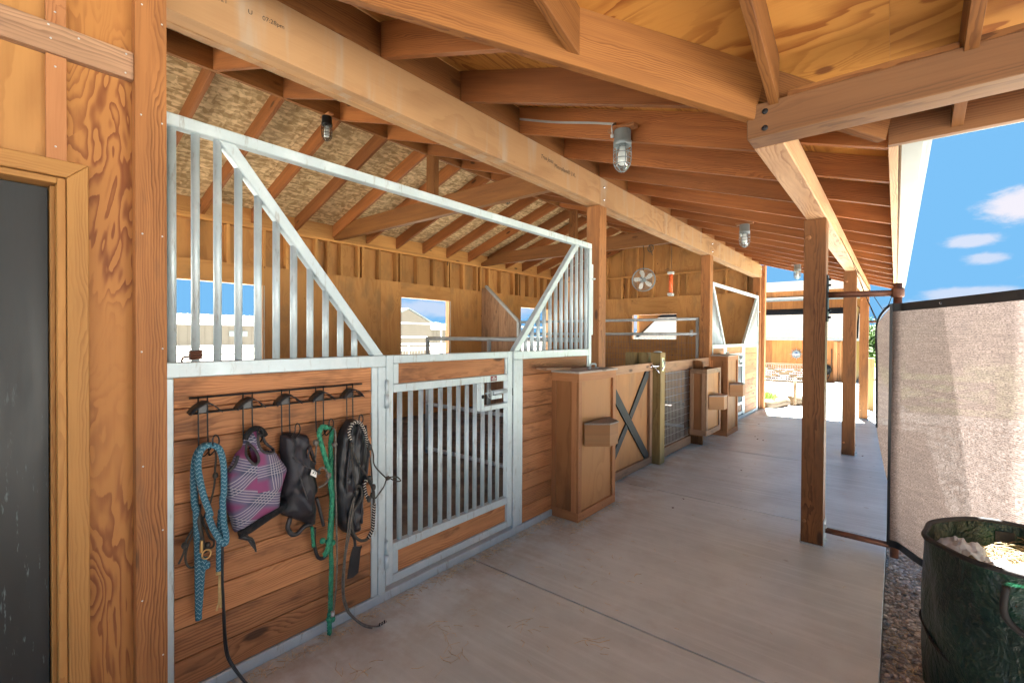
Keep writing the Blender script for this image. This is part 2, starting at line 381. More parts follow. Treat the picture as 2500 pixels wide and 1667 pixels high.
def shingles():
    m, nt, out = newmat('asphalt_shingles')
    tc = nt.add('ShaderNodeAttribute', attribute_name='gc').outputs['Vector']
    b = nt.add('ShaderNodeTexBrick', {'Vector': tc, 'Color1': (.050, .043, .034, 1), 'Color2': (.070, .062, .050, 1), 'Mortar': (.03, .026, .022, 1), 'Scale': 1.0,
               'Mortar Size': .012, 'Brick Width': .34, 'Row Height': .14, 'Bias': 0.0})
    n = nt.noise(tc, 6, 3, .6)
    c = nt.mix(nt.maprange(n, .4, .7, 0, .3), b.outputs[0], (.045, .038, .032))
    principled(nt, out, c, .95, spec=.1); return m
M['shingle'] = shingles()

# ---------------------------------------------------------------- mesh helpers
class MB:
    def __init__(s): s.v = []; s.f = []; s.g = []; s.t = []; s.m = []; s.smooth = []; s.mi = 0; s.sm = False
    def _add(s, vs, fs, gs, tone=None, smooth=None):
        o = len(s.v); s.v += [tuple(a) for a in vs]; s.g += [tuple(a) for a in gs]
        tn = random.random() if tone is None else tone
        s.t += [tn] * len(vs)
        for f in fs:
            s.f.append(tuple(i + o for i in f)); s.m.append(s.mi); s.smooth.append(s.sm if smooth is None else smooth)
        return s
    def obox(s, c, ax, ay, az, tone=None):
        """oriented box: centre, three half-axis vectors; grain runs along ax"""
        c, ax, ay, az = V(c), V(ax), V(ay), V(az)
        vs = []; gs = []
        o = (random.uniform(0, 40), random.uniform(.03, .22) * random.choice((-1, 1)), random.uniform(-.12, .12))
        lx, ly, lz = ax.length, ay.length, az.length
        if lz > ly: o = (o[0], o[2], o[1])
        for sx, sy, sz in ((-1, -1, -1), (1, -1, -1), (1, 1, -1), (-1, 1, -1), (-1, -1, 1), (1, -1, 1), (1, 1, 1), (-1, 1, 1)):
            vs.append(c + ax * sx + ay * sy + az * sz)
            gs.append((o[0] + lx * sx, o[1] + ly * sy, o[2] + lz * sz))
        fs = [(0, 3, 2, 1), (4, 5, 6, 7), (0, 1, 5, 4), (1, 2, 6, 5), (2, 3, 7, 6), (3, 0, 4, 7)]
        if ax.cross(ay).dot(az) < 0: fs = [tuple(reversed(f)) for f in fs]
        return s._add(vs, fs, gs, tone)
    def box(s, x0, x1, y0, y1, z0, z1, grain=None, tone=None):
        c = ((x0 + x1) / 2, (y0 + y1) / 2, (z0 + z1) / 2)
        h = [V((abs(x1 - x0) / 2, 0, 0)), V((0, abs(y1 - y0) / 2, 0)), V((0, 0, abs(z1 - z0) / 2))]
        if grain is None: gi = max(range(3), key=lambda i: h[i].length)
        else: gi = 'xyz'.index(grain)
        return s.obox(c, h[gi], h[(gi + 1) % 3], h[(gi + 2) % 3], tone)
    def bar(s, a, b, w, h, up=(0, 0, 1), tone=None):
        """rectangular bar from a to b; w across, h along 'up'"""
        a, b = V(a), V(b); d = (b - a); L = d.length; d.normalize()
        side = d.cross(V(up)).normalized(); u = side.cross(d).normalized()
        return s.obox((a + b) / 2, d * L / 2, side * w / 2, u * h / 2, tone)
    def prism(s, pts, ext, grain=0, tone=None):
        """planar polygon pts (3D) extruded by vector ext; grain: direction vector"""
        pts = [V(p) for p in pts]; e = V(ext); n = len(pts)
        gd = V(grain).normalized() if grain else (pts[1] - pts[0]).normalized()
        en = e.normalized(); g2 = gd.cross(en).normalized()
        vs = pts + [p + e for p in pts]
        o = (random.uniform(0, 40), random.uniform(.03, .2), random.uniform(.02, .1))
        gs = [(o[0] + p.dot(gd) - pts[0].dot(gd), o[1] + (p - pts[0]).dot(g2), o[2] + (p - pts[0]).dot(en)) for p in vs]
        nrm = V((0, 0, 0))
        for i in range(n): nrm += (pts[i] - pts[0]).cross(pts[(i + 1) % n] - pts[0])
        front = list(range(n)); back = [i + n for i in reversed(range(n))]
        sides = [(i, i + n, (i + 1) % n + n, (i + 1) % n) for i in range(n)]
        fs = [tuple(front), tuple(back)] + sides
        if nrm.dot(e) > 0: fs = [tuple(reversed(f)) for f in fs]
        return s._add(vs, fs, gs, tone)
    def tube(s, pts, r, n=8, closed=False, r2=None, cap=True, tone=None):
        pts = [V(p) for p in pts]; m = len(pts)
        tang = []
        for i in range(m):
            a = pts[(i - 1) % m] if (closed or i > 0) else pts[i]
            b = pts[(i + 1) % m] if (closed or i < m - 1) else pts[i]
            t = (b - a)
            tang.append(t.normalized() if t.length > 1e-9 else V((0, 0, 1)))
        ref = V((0, 0, 1)) if abs(tang[0].z) < .9 else V((1, 0, 0))
        nrm = tang[0].cross(ref).normalized()
        vs = []; gs = []; L = 0; fs = []; o = random.uniform(0, 9)
        for i in range(m):
            if i: L += (pts[i] - pts[i - 1]).length
            t = tang[i]; nrm = (nrm - t * nrm.dot(t))
            nrm = nrm.normalized() if nrm.length > 1e-9 else t.orthogonal().normalized()
            bi = t.cross(nrm)
            rr = r if r2 is None else r + (r2 - r) * i / (m - 1)
            for k in range(n):
                a = 2 * PI * k / n
                vs.append(pts[i] + (nrm * math.cos(a) + bi * math.sin(a)) * rr)
                gs.append((o + L, k / n * 2 if k <= n / 2 else (n - k) / n * 2, 0))
        for i in range(m if closed else m - 1):
            j = (i + 1) % m
            for k in range(n):
                fs.append((i * n + k, i * n + (k + 1) % n, j * n + (k + 1) % n, j * n + k))
        sm = True
        s._add(vs, fs, gs, tone, sm)
        if cap and not closed:
            b = len(s.v) - m * n
            s.f.append(tuple(b + k for k in reversed(range(n)))); s.m.append(s.mi); s.smooth.append(False)
            e = b + (m - 1) * n
            s.f.append(tuple(e + k for k in range(n))); s.m.append(s.mi); s.smooth.append(False)
        return s
    def lathe(s, c, prof, n=24, axis='z', smooth=True, tone=None):
        c = V(c); vs = []; fs = []; gs = []
        for r, h in prof:
            for k in range(n):
                a = 2 * PI * k / n
                p = (r * math.cos(a), r * math.sin(a), h)
                if axis == 'y': p = (p[0], p[2], p[1])
                if axis == 'x': p = (p[2], p[0], p[1])
                vs.append(c + V(p)); gs.append(p)
        m = len(prof)
        for i in range(m - 1):
            for k in range(n):
                fs.append((i * n + k, i * n + (k + 1) % n, (i + 1) * n + (k + 1) % n, (i + 1) * n + k))
        if prof[0][0] > 1e-6: fs.append(tuple(reversed(range(n))))
        if prof[-1][0] > 1e-6: fs.append(tuple((m - 1) * n + k for k in range(n)))
        if axis == 'y': fs = [tuple(reversed(f)) for f in fs]
        return s._add(vs, fs, gs, tone, smooth)
    def quad(s, pts, gs=None, tone=None):
        pts = [V(p) for p in pts]
        if gs is None:
            d = (pts[1] - pts[0]).normalized(); e = (pts[-1] - pts[0]); e = (e - d * e.dot(d)).normalized()
            gs = [((p - pts[0]).dot(d), (p - pts[0]).dot(e), 0) for p in pts]
        return s._add(pts, [tuple(range(len(pts)))], gs, tone)
    def build(s, name, mat, parent=None, bevel=0.0):
        me = bpy.data.meshes.new(name)
        org = origin_of(parent)
        me.from_pydata([(a[0] - org[0], a[1] - org[1], a[2] - org[2]) for a in s.v], [], s.f)
        mats = mat if isinstance(mat, (list, tuple)) else [mat]
        for k in mats: me.materials.append(M[k] if isinstance(k, str) else k)
        me.polygons.foreach_set('material_index', s.m)
        me.polygons.foreach_set('use_smooth', s.smooth)
        at = me.attributes.new('gc', 'FLOAT_VECTOR', 'POINT')
        at.data.foreach_set('vector', [c for g in s.g for c in g])
        tn = me.attributes.new('tone', 'FLOAT', 'POINT'); tn.data.foreach_set('value', s.t)
        me.update()
        o = bpy.data.objects.new(name, me); COL.objects.link(o)
        if parent is not None: o.parent = parent
        if bevel:
            b = o.modifiers.new('bevel', 'BEVEL'); b.width = bevel; b.segments = 1; b.limit_method = 'ANGLE'; b.angle_limit = R(50)
        return o

def origin_of(p):
    o = V((0, 0, 0))
    while p is not None:
        o += V(p.location); p = p.parent
    return o

def thing(name, loc, label, cat, group=None):
    o = bpy.data.objects.new(name, None); COL.objects.link(o)
    o.location = loc; o.empty_display_size = .1
    o['label'] = label; o['category'] = cat
    if group: o['group'] = group
    return o
def tag(o, label, cat, group=None, kind=None):
    if label: o['label'] = label
    if cat: o['category'] = cat
    if group: o['group'] = group
    if kind: o['kind'] = kind
    return o
def structure(o): o['kind'] = 'structure'; return o
def copy_tree(o, parent=None):
    c = o.copy(); COL.objects.link(c); c.parent = parent
    for ch in list(o.children): copy_tree(ch, c)
    return c
def smooth_path(pts, sub=6):
    pts = [V(p) for p in pts]; out = []
    for i in range(len(pts) - 1):
        p0 = pts[max(i - 1, 0)]; p1 = pts[i]; p2 = pts[i + 1]; p3 = pts[min(i + 2, len(pts) - 1)]
        for k in range(sub):
            t = k / sub
            out.append(.5 * ((2 * p1) + (p2 - p0) * t + (2 * p0 - 5 * p1 + 4 * p2 - p3) * t * t + (3 * p1 - p0 - 3 * p2 + p3) * t ** 3))
    out.append(pts[-1]); return out
def cylpts(a, b, k=1):
    a, b = V(a), V(b); return [a + (b - a) * i / k for i in range(k + 1)]
def in_poly(p, poly):
    x, y = p; c = False; n = len(poly); j = n - 1
    for i in range(n):
        xi, yi = poly[i]; xj, yj = poly[j]
        if (yi > y) != (yj > y) and x < (xj - xi) * (y - yi) / (yj - yi + 1e-12) + xi: c = not c
        j = i
    return c
def seg_dist(p, poly):
    best = 9; n = len(poly)
    for i in range(n):
        ax, ay = poly[i]; bx, by = poly[(i + 1) % n]
        dx, dy = bx - ax, by - ay; t = ((p[0] - ax) * dx + (p[1] - ay) * dy) / (dx * dx + dy * dy + 1e-12)
        t = max(0, min(1, t)); d = math.hypot(p[0] - ax - dx * t, p[1] - ay - dy * t)
        best = min(best, d)
    return best
def text_mesh(name, txt, size, mat, parent, origin, xdir, ydir, italic=0.0):
    """flat lettering laid on a surface"""
    cu = bpy.data.curves.new(name, 'FONT'); cu.body = txt; cu.size = size; cu.shear = italic
    ob = bpy.data.objects.new(name + '_tmp', cu); COL.objects.link(ob)
    dg = bpy.context.evaluated_depsgraph_get(); dg.update()
    me = bpy.data.meshes.new_from_object(ob.evaluated_get(dg))
    bpy.data.objects.remove(ob)
    x, y = V(xdir).normalized(), V(ydir).normalized(); z = x.cross(y)
    off = V(origin) - origin_of(parent)
    for v in me.vertices: v.co = off + x * v.co.x + y * v.co.y + z * v.co.z
    me.materials.clear(); me.materials.append(M[mat])
    o = bpy.data.objects.new(name, me); COL.objects.link(o); o.parent = parent
    return o
# camera solved from the two vanishing points of the porch
CAM_LENS = 16.4921
CAM_ROT =  [[0.773959, -0.01078, 0.633144], [0.633212, 0.004393, -0.773966], [0.005562, 0.999932, 0.010226]]
SKY_STR = .05
SUN_STR = 5.0
EXPOSURE = 4.2
ITEMS = {
 'blueA': [[0.7033,1.0322],[0.6759,1.0348],[0.6548,1.0144],[0.6434,0.9772],[0.6395,0.9212],[0.6406,0.8336],[0.645,0.7886],[0.648,0.7826],[0.65,0.7087],[0.6533,0.5853],[0.6548,0.462],[0.656,0.3632],[0.6568,0.3382]],
 'blueB': [[0.6538,0.3411],[0.6602,0.4142],[0.6645,0.4811],[0.6689,0.5334],[0.6831,0.5577],[0.6853,0.542],[0.6723,0.5567],[0.6767,0.5847]],
 'blueC': [[0.6896,1.0413],[0.6627,1.0352],[0.6467,1.0034],[0.6437,0.9564],[0.6512,0.9026],[0.6625,0.8432],[0.6855,0.7622],[0.6791,0.7614],[0.6963,0.7021],[0.7227,0.644],[0.7407,0.6279],[0.743,0.6624],[0.734,0.7204],[0.7309,0.8113],[0.7351,0.8379],[0.7351,0.9278],[0.7291,0.9829],[0.7171,1.0209],[0.6935,1.0393]],
 'blueD': [[0.733,0.7633],[0.7261,0.64],[0.7252,0.5601],[0.7251,0.505]],
 'tassel': [[0.726,0.4946],[0.7238,0.4403],[0.7237,0.3901],[0.7148,0.354]],
 'tassel2': [[0.7283,0.4937],[0.7282,0.4384],[0.7304,0.362]],
 'strap': [[0.7339,0.6202],[0.7329,0.4902],[0.736,0.4135],[0.7405,0.3109],[0.745,0.2228],[0.7563,0.146],[0.7771,0.0889],[0.8055,0.0318],[0.8223,-0.0142]],
 'strap2': [[0.7341,0.4914],[0.7386,0.3837],[0.7408,0.2815],[0.7462,0.1825],[0.7622,0.1181],[0.795,0.0486],[0.8189,-0.0118]],
 'halt1': [[0.7165,1.0195],[0.7205,0.974],[0.7165,0.9166],[0.7144,0.8634],[0.7005,0.8],[0.6809,0.7523],[0.6655,0.7217],[0.6608,0.735],[0.6736,0.7066]],
 'halt2': [[0.6542,0.8563],[0.6579,0.7678],[0.6609,0.7594],[0.6356,0.7041],[0.615,0.6676],[0.6068,0.6226],[0.5906,0.5858]],
 'halt3': [[0.6694,0.7471],[0.6273,0.6634],[0.6129,0.6109],[0.6189,0.5703],[0.6354,0.5544],[0.6564,0.5658],[0.6671,0.6108]],
 'halt4': [[0.6651,0.7581],[0.6952,0.6603],[0.7128,0.6345],[0.7083,0.6111],[0.6865,0.6138],[0.665,0.6311]],
 'clip': [[0.6589,0.6653],[0.6576,0.6463],[0.6568,0.6174]],
 'ring': [[0.6746,0.6038]],
 'hookends': [[0.6565,1.2287],[0.6563,1.0435],[0.6891,1.2277],[0.6937,1.048]],
 'plaid': [[0.8534,1.0685],[0.8758,1.0685],[0.8953,1.0433],[0.9152,1.0056],[0.9454,0.9725],[0.973,0.9322],[1.0046,0.8795],[1.0028,0.8585],[0.987,0.8123],[0.9765,0.7617],[0.9748,0.7303],[0.9749,0.7444],[0.9722,0.7065],[0.9349,0.6898],[0.8934,0.6804],[0.8239,0.6543],[0.7914,0.6465],[0.7764,0.6948],[0.758,0.7664],[0.7556,0.7928],[0.7468,0.8373],[0.7498,0.8852],[0.7586,0.9124],[0.7794,0.9406],[0.7945,0.977],[0.819,0.999],[0.8267,1.0243],[0.8345,1.0497]],
 'plaid_band': [[0.9748,0.7268],[0.9722,0.7065],[0.9037,0.6801],[0.8336,0.6512],[0.7914,0.6414]],
 'plaid_strap': [[0.8287,0.6319],[0.8532,0.6028],[0.8672,0.5426],[0.8434,0.5799],[0.8311,0.6049]],
 'ear1': [[0.863,1.0451],[0.8774,1.053],[0.8953,1.033],[0.9185,1.0016],[0.9454,0.9707],[0.9252,0.9658],[0.8921,0.9737],[0.8726,0.9892],[0.8614,1.0183]],
 'ear2': [[0.8314,1.0235],[0.8439,1.0045],[0.8566,0.9719],[0.8582,0.9445],[0.8439,0.9339],[0.8267,0.9542],[0.819,0.9757],[0.8252,0.9978]],
 'plaid_top': [[0.8267,1.0347],[0.8361,1.0568],[0.8551,1.0741],[0.8743,1.0764],[0.8939,1.0649],[0.9104,1.0382]],
 'plaid_left': [[0.7945,0.9738],[0.7854,0.9394],[0.7675,0.9235],[0.7601,0.9121]],
 'nosepatch': [[0.8361,0.8115],[0.8694,0.8523],[0.8872,0.8173],[0.9169,0.8117],[0.9387,0.7051],[0.9219,0.703],[0.8791,0.7357],[0.8566,0.7758]],
 'black1': [[0.9834,1.0257],[1.0081,1.0307],[1.0478,1.0244],[1.1077,1.0057],[1.1116,0.9903],[1.1271,0.928],[1.1427,0.8726],[1.1448,0.8121],[1.1547,0.7383],[1.1351,0.7095],[1.143,0.6623],[1.1449,0.6173],[1.1388,0.5694],[1.085,0.6005],[1.0274,0.6378],[0.9776,0.6774],[0.9885,0.7407],[0.9783,0.7436],[0.9835,0.8131],[0.9905,0.8825],[0.9816,0.9552]],
 'black1_strap': [[1.0218,0.6422],[1.0107,0.6009],[1.0275,0.5647],[1.056,0.5583],[1.0909,0.5815],[1.1267,0.579]],
 'black1_strap2': [[1.1265,0.7158],[1.1448,0.6466],[1.1622,0.571]],
 'black1_strap3': [[1.1434,0.5539],[1.1435,0.4714],[1.1621,0.4057],[1.1872,0.3907],[1.2062,0.4018]],
 'tag': [[1.095,0.8621],[1.1179,0.8535],[1.116,0.8154],[1.0875,0.8365]],
 'ear3': [[1.1039,0.9619],[1.0888,0.9462],[1.0832,0.9216],[1.0926,0.8976],[1.1194,0.8774],[1.1388,0.8715],[1.1232,0.9139]],
 'greenA': [[1.1831,1.0379],[1.1552,1.0457],[1.1415,1.0179],[1.1475,0.9797],[1.1633,0.9245],[1.1794,0.8648],[1.1956,0.8121],[1.1998,0.7464],[1.206,0.7068],[1.2055,0.6639],[1.1993,0.5766],[1.1931,0.4896],[1.1775,0.4359],[1.162,0.4297]],
 'greenB': [[1.1878,1.0353],[1.2164,1.0253],[1.2205,1.0016],[1.2144,0.9486],[1.2166,0.8711],[1.2168,0.8017],[1.2252,0.734],[1.2245,0.6759],[1.2196,0.5327],[1.2165,0.4433],[1.2199,0.3516],[1.2169,0.232],[1.2139,0.1126],[1.2107,0.0778],[1.2109,0.0053]],
 'greenC': [[1.1281,0.5646],[1.1325,0.5104],[1.1374,0.4617]],
 'greenknot': [[1.1588,0.5011],[1.1837,0.481],[1.2154,0.4643]],
 'greenknot2': [[1.1836,0.1162],[1.2218,0.0985],[1.2026,0.0894]],
 'cordA': [[1.2091,1.0366],[1.2235,1.0115],[1.2257,0.9496],[1.2238,0.8731],[1.224,0.7577],[1.2272,0.6797],[1.2328,0.4736],[1.2343,0.3525],[1.2281,0.2343],[1.2153,0.1375]],
 'cordB': [[1.1426,0.9851],[1.1387,0.9633],[1.131,0.89]],
 'cordC': [[1.1325,0.8244],[1.1364,0.8495],[1.1579,0.8523],[1.1819,0.8133],[1.1779,0.7878],[1.1581,0.77],[1.1326,0.765]],
 'cordknots': [[1.2162,0.9505],[1.1207,0.9783],[1.1859,0.8086]],
 'whitetape': [[1.2083,0.1414],[1.2071,0.1181]],
 'black2': [[1.3109,1.0476],[1.3534,1.0524],[1.3971,1.0182],[1.4257,0.9425],[1.4384,0.8468],[1.4181,0.7433],[1.402,0.6756],[1.4023,0.5685],[1.3864,0.5162],[1.3905,0.4723],[1.3469,0.4649],[1.3007,0.4833],[1.2632,0.5397],[1.2424,0.6477],[1.2407,0.7836],[1.2515,0.8965],[1.2734,0.9947]],
 'braidA': [[1.2917,0.9662],[1.2856,1.0076],[1.3005,1.0392],[1.3271,1.0491],[1.3542,1.0316],[1.3779,0.9796],[1.3981,0.9065]],
 'braidB': [[1.3905,0.7401],[1.3747,0.7299],[1.3787,0.6872],[1.3948,0.6411]],
 'rein': [[1.3945,0.7462],[1.4271,0.6821],[1.4314,0.6101],[1.4275,0.5403],[1.4212,0.4785],[1.3954,0.4375],[1.3557,0.4402],[1.3208,0.4759],[1.3017,0.5366],[1.3167,0.6071],[1.3552,0.6516],[1.359,0.6991],[1.3394,0.7246],[1.3202,0.7156]],
 'corD': [[1.2932,0.9389],[1.301,0.8493],[1.3163,0.7575],[1.3203,0.7019]],
 'corE': [[1.2908,0.9307],[1.325,0.853],[1.3878,0.7567],[1.4203,0.7]],
 'corF': [[1.3846,0.9466],[1.4129,0.8789],[1.4212,0.8142],[1.4796,0.7448],[1.5009,0.7291]],
 'corG': [[1.5009,0.7327],[1.5576,0.7234],[1.5846,0.6951],[1.5488,0.7034],[1.5009,0.7291],[1.4755,0.6885],[1.4258,0.6408]],
 'corH': [[1.3941,0.9072],[1.4104,0.8199],[1.4189,0.7194]],
 'longA': [[1.3228,0.6717],[1.3002,0.6094],[1.2853,0.5118],[1.2707,0.4151],[1.2635,0.3615],[1.2559,0.2623],[1.2605,0.1787],[1.2865,0.1005],[1.3328,0.0376],[1.3743,0.0128]],
 'longB': [[1.3188,0.6749],[1.3016,0.5774],[1.2868,0.4802],[1.2685,0.3933],[1.2599,0.2641],[1.2634,0.1913],[1.2917,0.1019],[1.3381,0.0421],[1.4041,0.0113],[1.4412,0.0178]],
 'popper': [[1.3196,0.4186],[1.3702,0.4011],[1.3509,0.2758],[1.3206,0.2622],[1.2862,0.2656],[1.303,0.3675]],
 'popstem': [[1.308,0.491],[1.3272,0.4504],[1.3311,0.4146]],
 'leftmid': [[1.3039,0.7069],[1.3973,0.7147],[1.5009,0.7291]],
 'hookloops': [[0.687,1.071],[0.6869,1.0164],[1.0142,1.0746],[1.0142,1.0249],[1.1809,1.0771],[1.181,1.0297],[1.3408,1.0807],[1.341,1.0279],[0.8501,1.0887]],
 'cradles': [[0.632,1.1858],[0.6813,1.2108],[0.7347,1.1737],[0.799,1.1893],[0.8511,1.2095],[0.9031,1.1756],[0.9668,1.1908],[1.016,1.2158],[1.0749,1.1824],[1.1254,1.1981],[1.1749,1.2147],[1.2409,1.182],[1.2885,1.1995],[1.3407,1.2201],[1.4047,1.1779]],
 'hooks': [[0.6626,0.6956],[0.8303,0.8681],[0.9941,1.0307],[1.1581,1.1975],[1.3242,1.3587]],
}
# ---------------------------------------------------------------- dimensions (metres; x across the porch, y along the barn, z up)
XF = -2.19          # face of stall fronts and header beam
XB = -6.95          # inner face of the back wall
XR = -4.70          # ridge
SL = .325
def zb(x): return 3.0 - SL * (x - XF)                 # underside of front-slope rafters
ZR = zb(XR)
def zbb(x): return ZR - .345 * (XR - x)               # underside of back-slope rafters
YV = 2.70                                             # valley line: y = x + YV
def zw(y): return 2.288 - SL * (y - YV)               # underside of cross-wing rafters
RD = .195
FRAME_Y = [1.54 + .61 * k for k in range(16)]         # rafter layout
YEND = 11.35

# ---------------------------------------------------------------- floor and ground
def build_ground():
    g = MB()
    prof = [(-40, 0), (11.6, 0), (16, -.20), (22, -.47), (31, -.87), (60, -1.0), (400, -1.5)]
    xs = [-400, -60, -20, -6.9, 0, 6, 30, 400]
    vs = []; fs = []
    for y, z in prof:
        for x in xs:
            zz = z if x < 60 else z
            vs.append((x, y, zz - .09))
    nx = len(xs)
    for j in range(len(prof) - 1):
        for i in range(nx - 1):
            a = j * nx + i; fs.append((a, a + 1, a + 1 + nx, a + nx))
    g._add(vs, fs, [(v[0], v[1], 0) for v in vs]); structure(g.build('ground', 'dirt'))
    g = MB(); g.box(-.035, 9, -8, 11.6, -.16, -.072); g2 = g.build('gravel_bed', 'gravel'); structure(g2)
    # gravel round the end of the barn, following the fall of the ground
    g = MB(); zs = lambda y: 0 if y < 11.6 else -.0455 * (y - 11.6)
    for (y0, y1) in ((11.16, 13), (13, 16), (16, 22), (22, 30)):
        g.quad([(-6, y0, zs(y0) - .05), (2.2, y0, zs(y0) - .05), (2.2, y1, zs(y1) - .05), (-6, y1, zs(y1) - .05)], [(0, 0, 0)] * 4)
    structure(g.build('gravel_yard', 'gravel'))
    g = MB()
    g.quad([(.25, 13.6, -.115), (14, 13.6, -.115), (30, 31, -.90), (-.4, 31, -.90)], [(0, 0, 0)] * 4)
    g.quad([(-.4, 31, -.90), (30, 31, -.90), (120, 150, -1.02), (-6, 150, -1.02)], [(0, 0, 0)] * 4)
    o = g.build('lawn', 'grass'); structure(o)
    # porch slab, cast in bays with sawn joints
    s = MB(); js = [-3.0, .07, 2.245, 4.42, 6.60, 8.78, 11.0]
    for a, b in zip(js, js[1:]): s.box(-2.45, -.04, a + .006, b - .006, -.12, 0)
    structure(s.build('concrete_floor', 'concrete', bevel=.002))
    s = MB(); s.box(-2.45, -.041, -3, 11, -.16, -.035); structure(s.build('joint_bed', 'cord'))
    s = MB()
    s.prism([(-2.1, 11.006, -.1), (-.04, 11.006, -.1), (-.18, 11.5, -.1), (-.5, 12.4, -.1), (-1.52, 11.95, -.1), (-1.75, 11.25, -.1)], (0, 0, .098), (1, 0, 0))
    structure(s.build('apron', 'concrete'))
    s = MB()
    zs2 = lambda y: -.0455 * (y - 11.6) - .004 if y > 11.6 else 0
    for i, (y0, y1) in enumerate(((12.05, 16), (16, 22), (22, 30.6))):
        f = lambda y: (-1.52 - .94 * (y - 12) / 18, -.5 - .86 * (y - 12.4) / 17.6)
        a0, b0 = f(y0); a1, b1 = f(y1)
        s.quad([(a0, y0, zs2(y0)), (b0, y0, zs2(y0)), (b1, y1, zs2(y1)), (a1, y1, zs2(y1))], [(0, 0, 0)] * 4)
    structure(s.build('garden_path', 'concrete'))
    s = MB(); s.box(-7.1, -2.451, -1, 10.9, -.1, -.012); structure(s.build('stall_floor', 'rubber'))

    # loose pebbles near the bag
    pb = MB(); pb.sm = True
    ico = bmesh.new(); bmesh.ops.create_icosphere(ico, subdivisions=1, radius=1)
    iv = [v.co.copy() for v in ico.verts]; ifc = [tuple(v.index for v in f.verts) for f in ico.faces]; ico.free()
    for k in range(7500):
        if k < 5200: x = random.uniform(-.03, .75); y = random.uniform(2.0, 4.9)
        else: x = random.uniform(-.03, 2.4); y = random.uniform(4.6, 11)
        z = -.072 + random.uniform(0, .022)
        a, b, c = random.uniform(.008, .021), random.uniform(.006, .013), random.uniform(.004, .008)
        if y > 5: a, b, c = a * 1.5, b * 1.5, c * 1.5
        rot = Matrix.Rotation(random.uniform(0, 2 * PI), 3, 'Z') @ Matrix.Rotation(random.uniform(-.5, .5), 3, 'X')
        vs = [V((x, y, z)) + rot @ V((p.x * a * random.uniform(.85, 1.1), p.y * b, p.z * c)) for p in iv]
        pb._add(vs, ifc, [(0, 0, 0)] * len(vs), random.random())
    tag(pb.build('pebbles', 'stones'), None, None, kind='stuff')
build_ground()

# ---------------------------------------------------------------- the barn
barn = thing('horse_barn', (-4.5, 5.5, 0), 'open fronted timber horse barn with exposed rafters and a covered concrete porch', 'barn')

# header beam
b = MB()
b.box(-2.235, XF, -1.5, 3.98, 2.74, 3.0); b.box(-2.235, XF, 3.981, 11.13, 2.74, 3.0)
b.box(-2.283, -2.2365, -1.5, 7.4, 2.743, 3.0); b.box(-2.283, -2.2365, 7.401, 11.13, 2.743, 3.0)
b.box(-2.33, -2.2845, -1.5, 5.1, 2.74, 2.998); b.box(-2.33, -2.2845, 5.101, 11.13, 2.74, 2.998)
hb = b.build('header_beam', 'lvl', barn, .002)
hb['label'] = 'long pale laminated beam with printed lettering over the stall fronts'
text_mesh('beam_stamp', 'Trus Joist', .045, 'cord', hb, (XF + .0015, 3.02, 2.895), (0, 1, .02), (0, -.02, 1), .3)
text_mesh('beam_stamp', 'Microllam® LVL', .05, 'cord', hb, (XF + .0015, 3.215, 2.873), (0, 1, .01), (0, 0, 1))
for tx_, y_ in (('1-23-2021', .66), ('U', .855), ('07:28pm', .915)): text_mesh('beam_stamp', tx_, .028, 'cord', hb, (XF + .0015, y_, 2.862 + (y_ - .66) * .06), (0, 1, .06), (0, 0, 1))
k = MB()
for y in (4.02, 7.47, 10.86):
    for z in (2.80, 2.92): k = MB(); k.lathe((XF, y + .04, z), [(0.0, .012), (.008, .010), (.012, .002), (.012, 0)], 8, 'x'); k.build('bolt', 'chrome', hb)

# posts
def post(x0, x1, y0, y1, z1, mat='post'):
    p = MB(); p.box(x0, x1, y0, y1, .012, z1); return p.build('post', mat, barn, .004)
for (y0, y1) in ((3.98, 4.12), (7.42, 7.56), (10.80, 10.94)): post(-2.33, XF, y0, y1, 2.738)
for i, (y0, y1) in enumerate(((3.95, 4.09), (7.25, 7.39), (10.74, 10.88))):
    o = post(-.52, -.385, y0, y1, 2.328)
    s = MB(); s.box(-.527, -.521, y0 + .01, y1 - .01, .0, .06); s.box(-.384, -.378, y0 + .01, y1 - .01, 0, .18 if i == 0 else .06); s.box(-.521, -.384, y0 - .004, y1 + .004, 0, .010)
    s.tube(cylpts((-.378, y0 + .05, .14), (-.366, y0 + .05, .14)), .014, 8); s.tube(cylpts((-.378, y0 + .05, .045), (-.362, y0 + .05, .045)), .012, 8)
    s.build('post_base', 'galv', o)
    s = MB(); s.lathe((-.49, y0 - .003, 2.2), [(.016, -.001), (.016, .002)], 12, 'y'); s.build('plug', 'trim', o); s = MB(); s.lathe((-.497, y0 - .003, .165), [(.013, -.001), (.013, .002)], 12, 'y'); s.build('plug', 'trim', o)

# outer beams
b = MB(); b.box(-.505, -.385, 2.337, 5.6, 2.33, 2.47); b.box(-.505, -.385, 5.602, 11.2, 2.33, 2.47); o = b.build('porch_beam', 'palebeam', barn, .004)
b = MB(); b.box(-.505, 4.5, 2.20, 2.335, 2.33, 2.47); o = b.build('wing_beam', 'darkbeam', barn, .004)
for z in (2.36, 2.43):
    s = MB(); s.lathe((-.435, 2.199, z), [(.012, .0), (.012, -.002), (.007, -.004), (.0, -.004)], 12, 'y'); s.build('bolt', 'black', o)

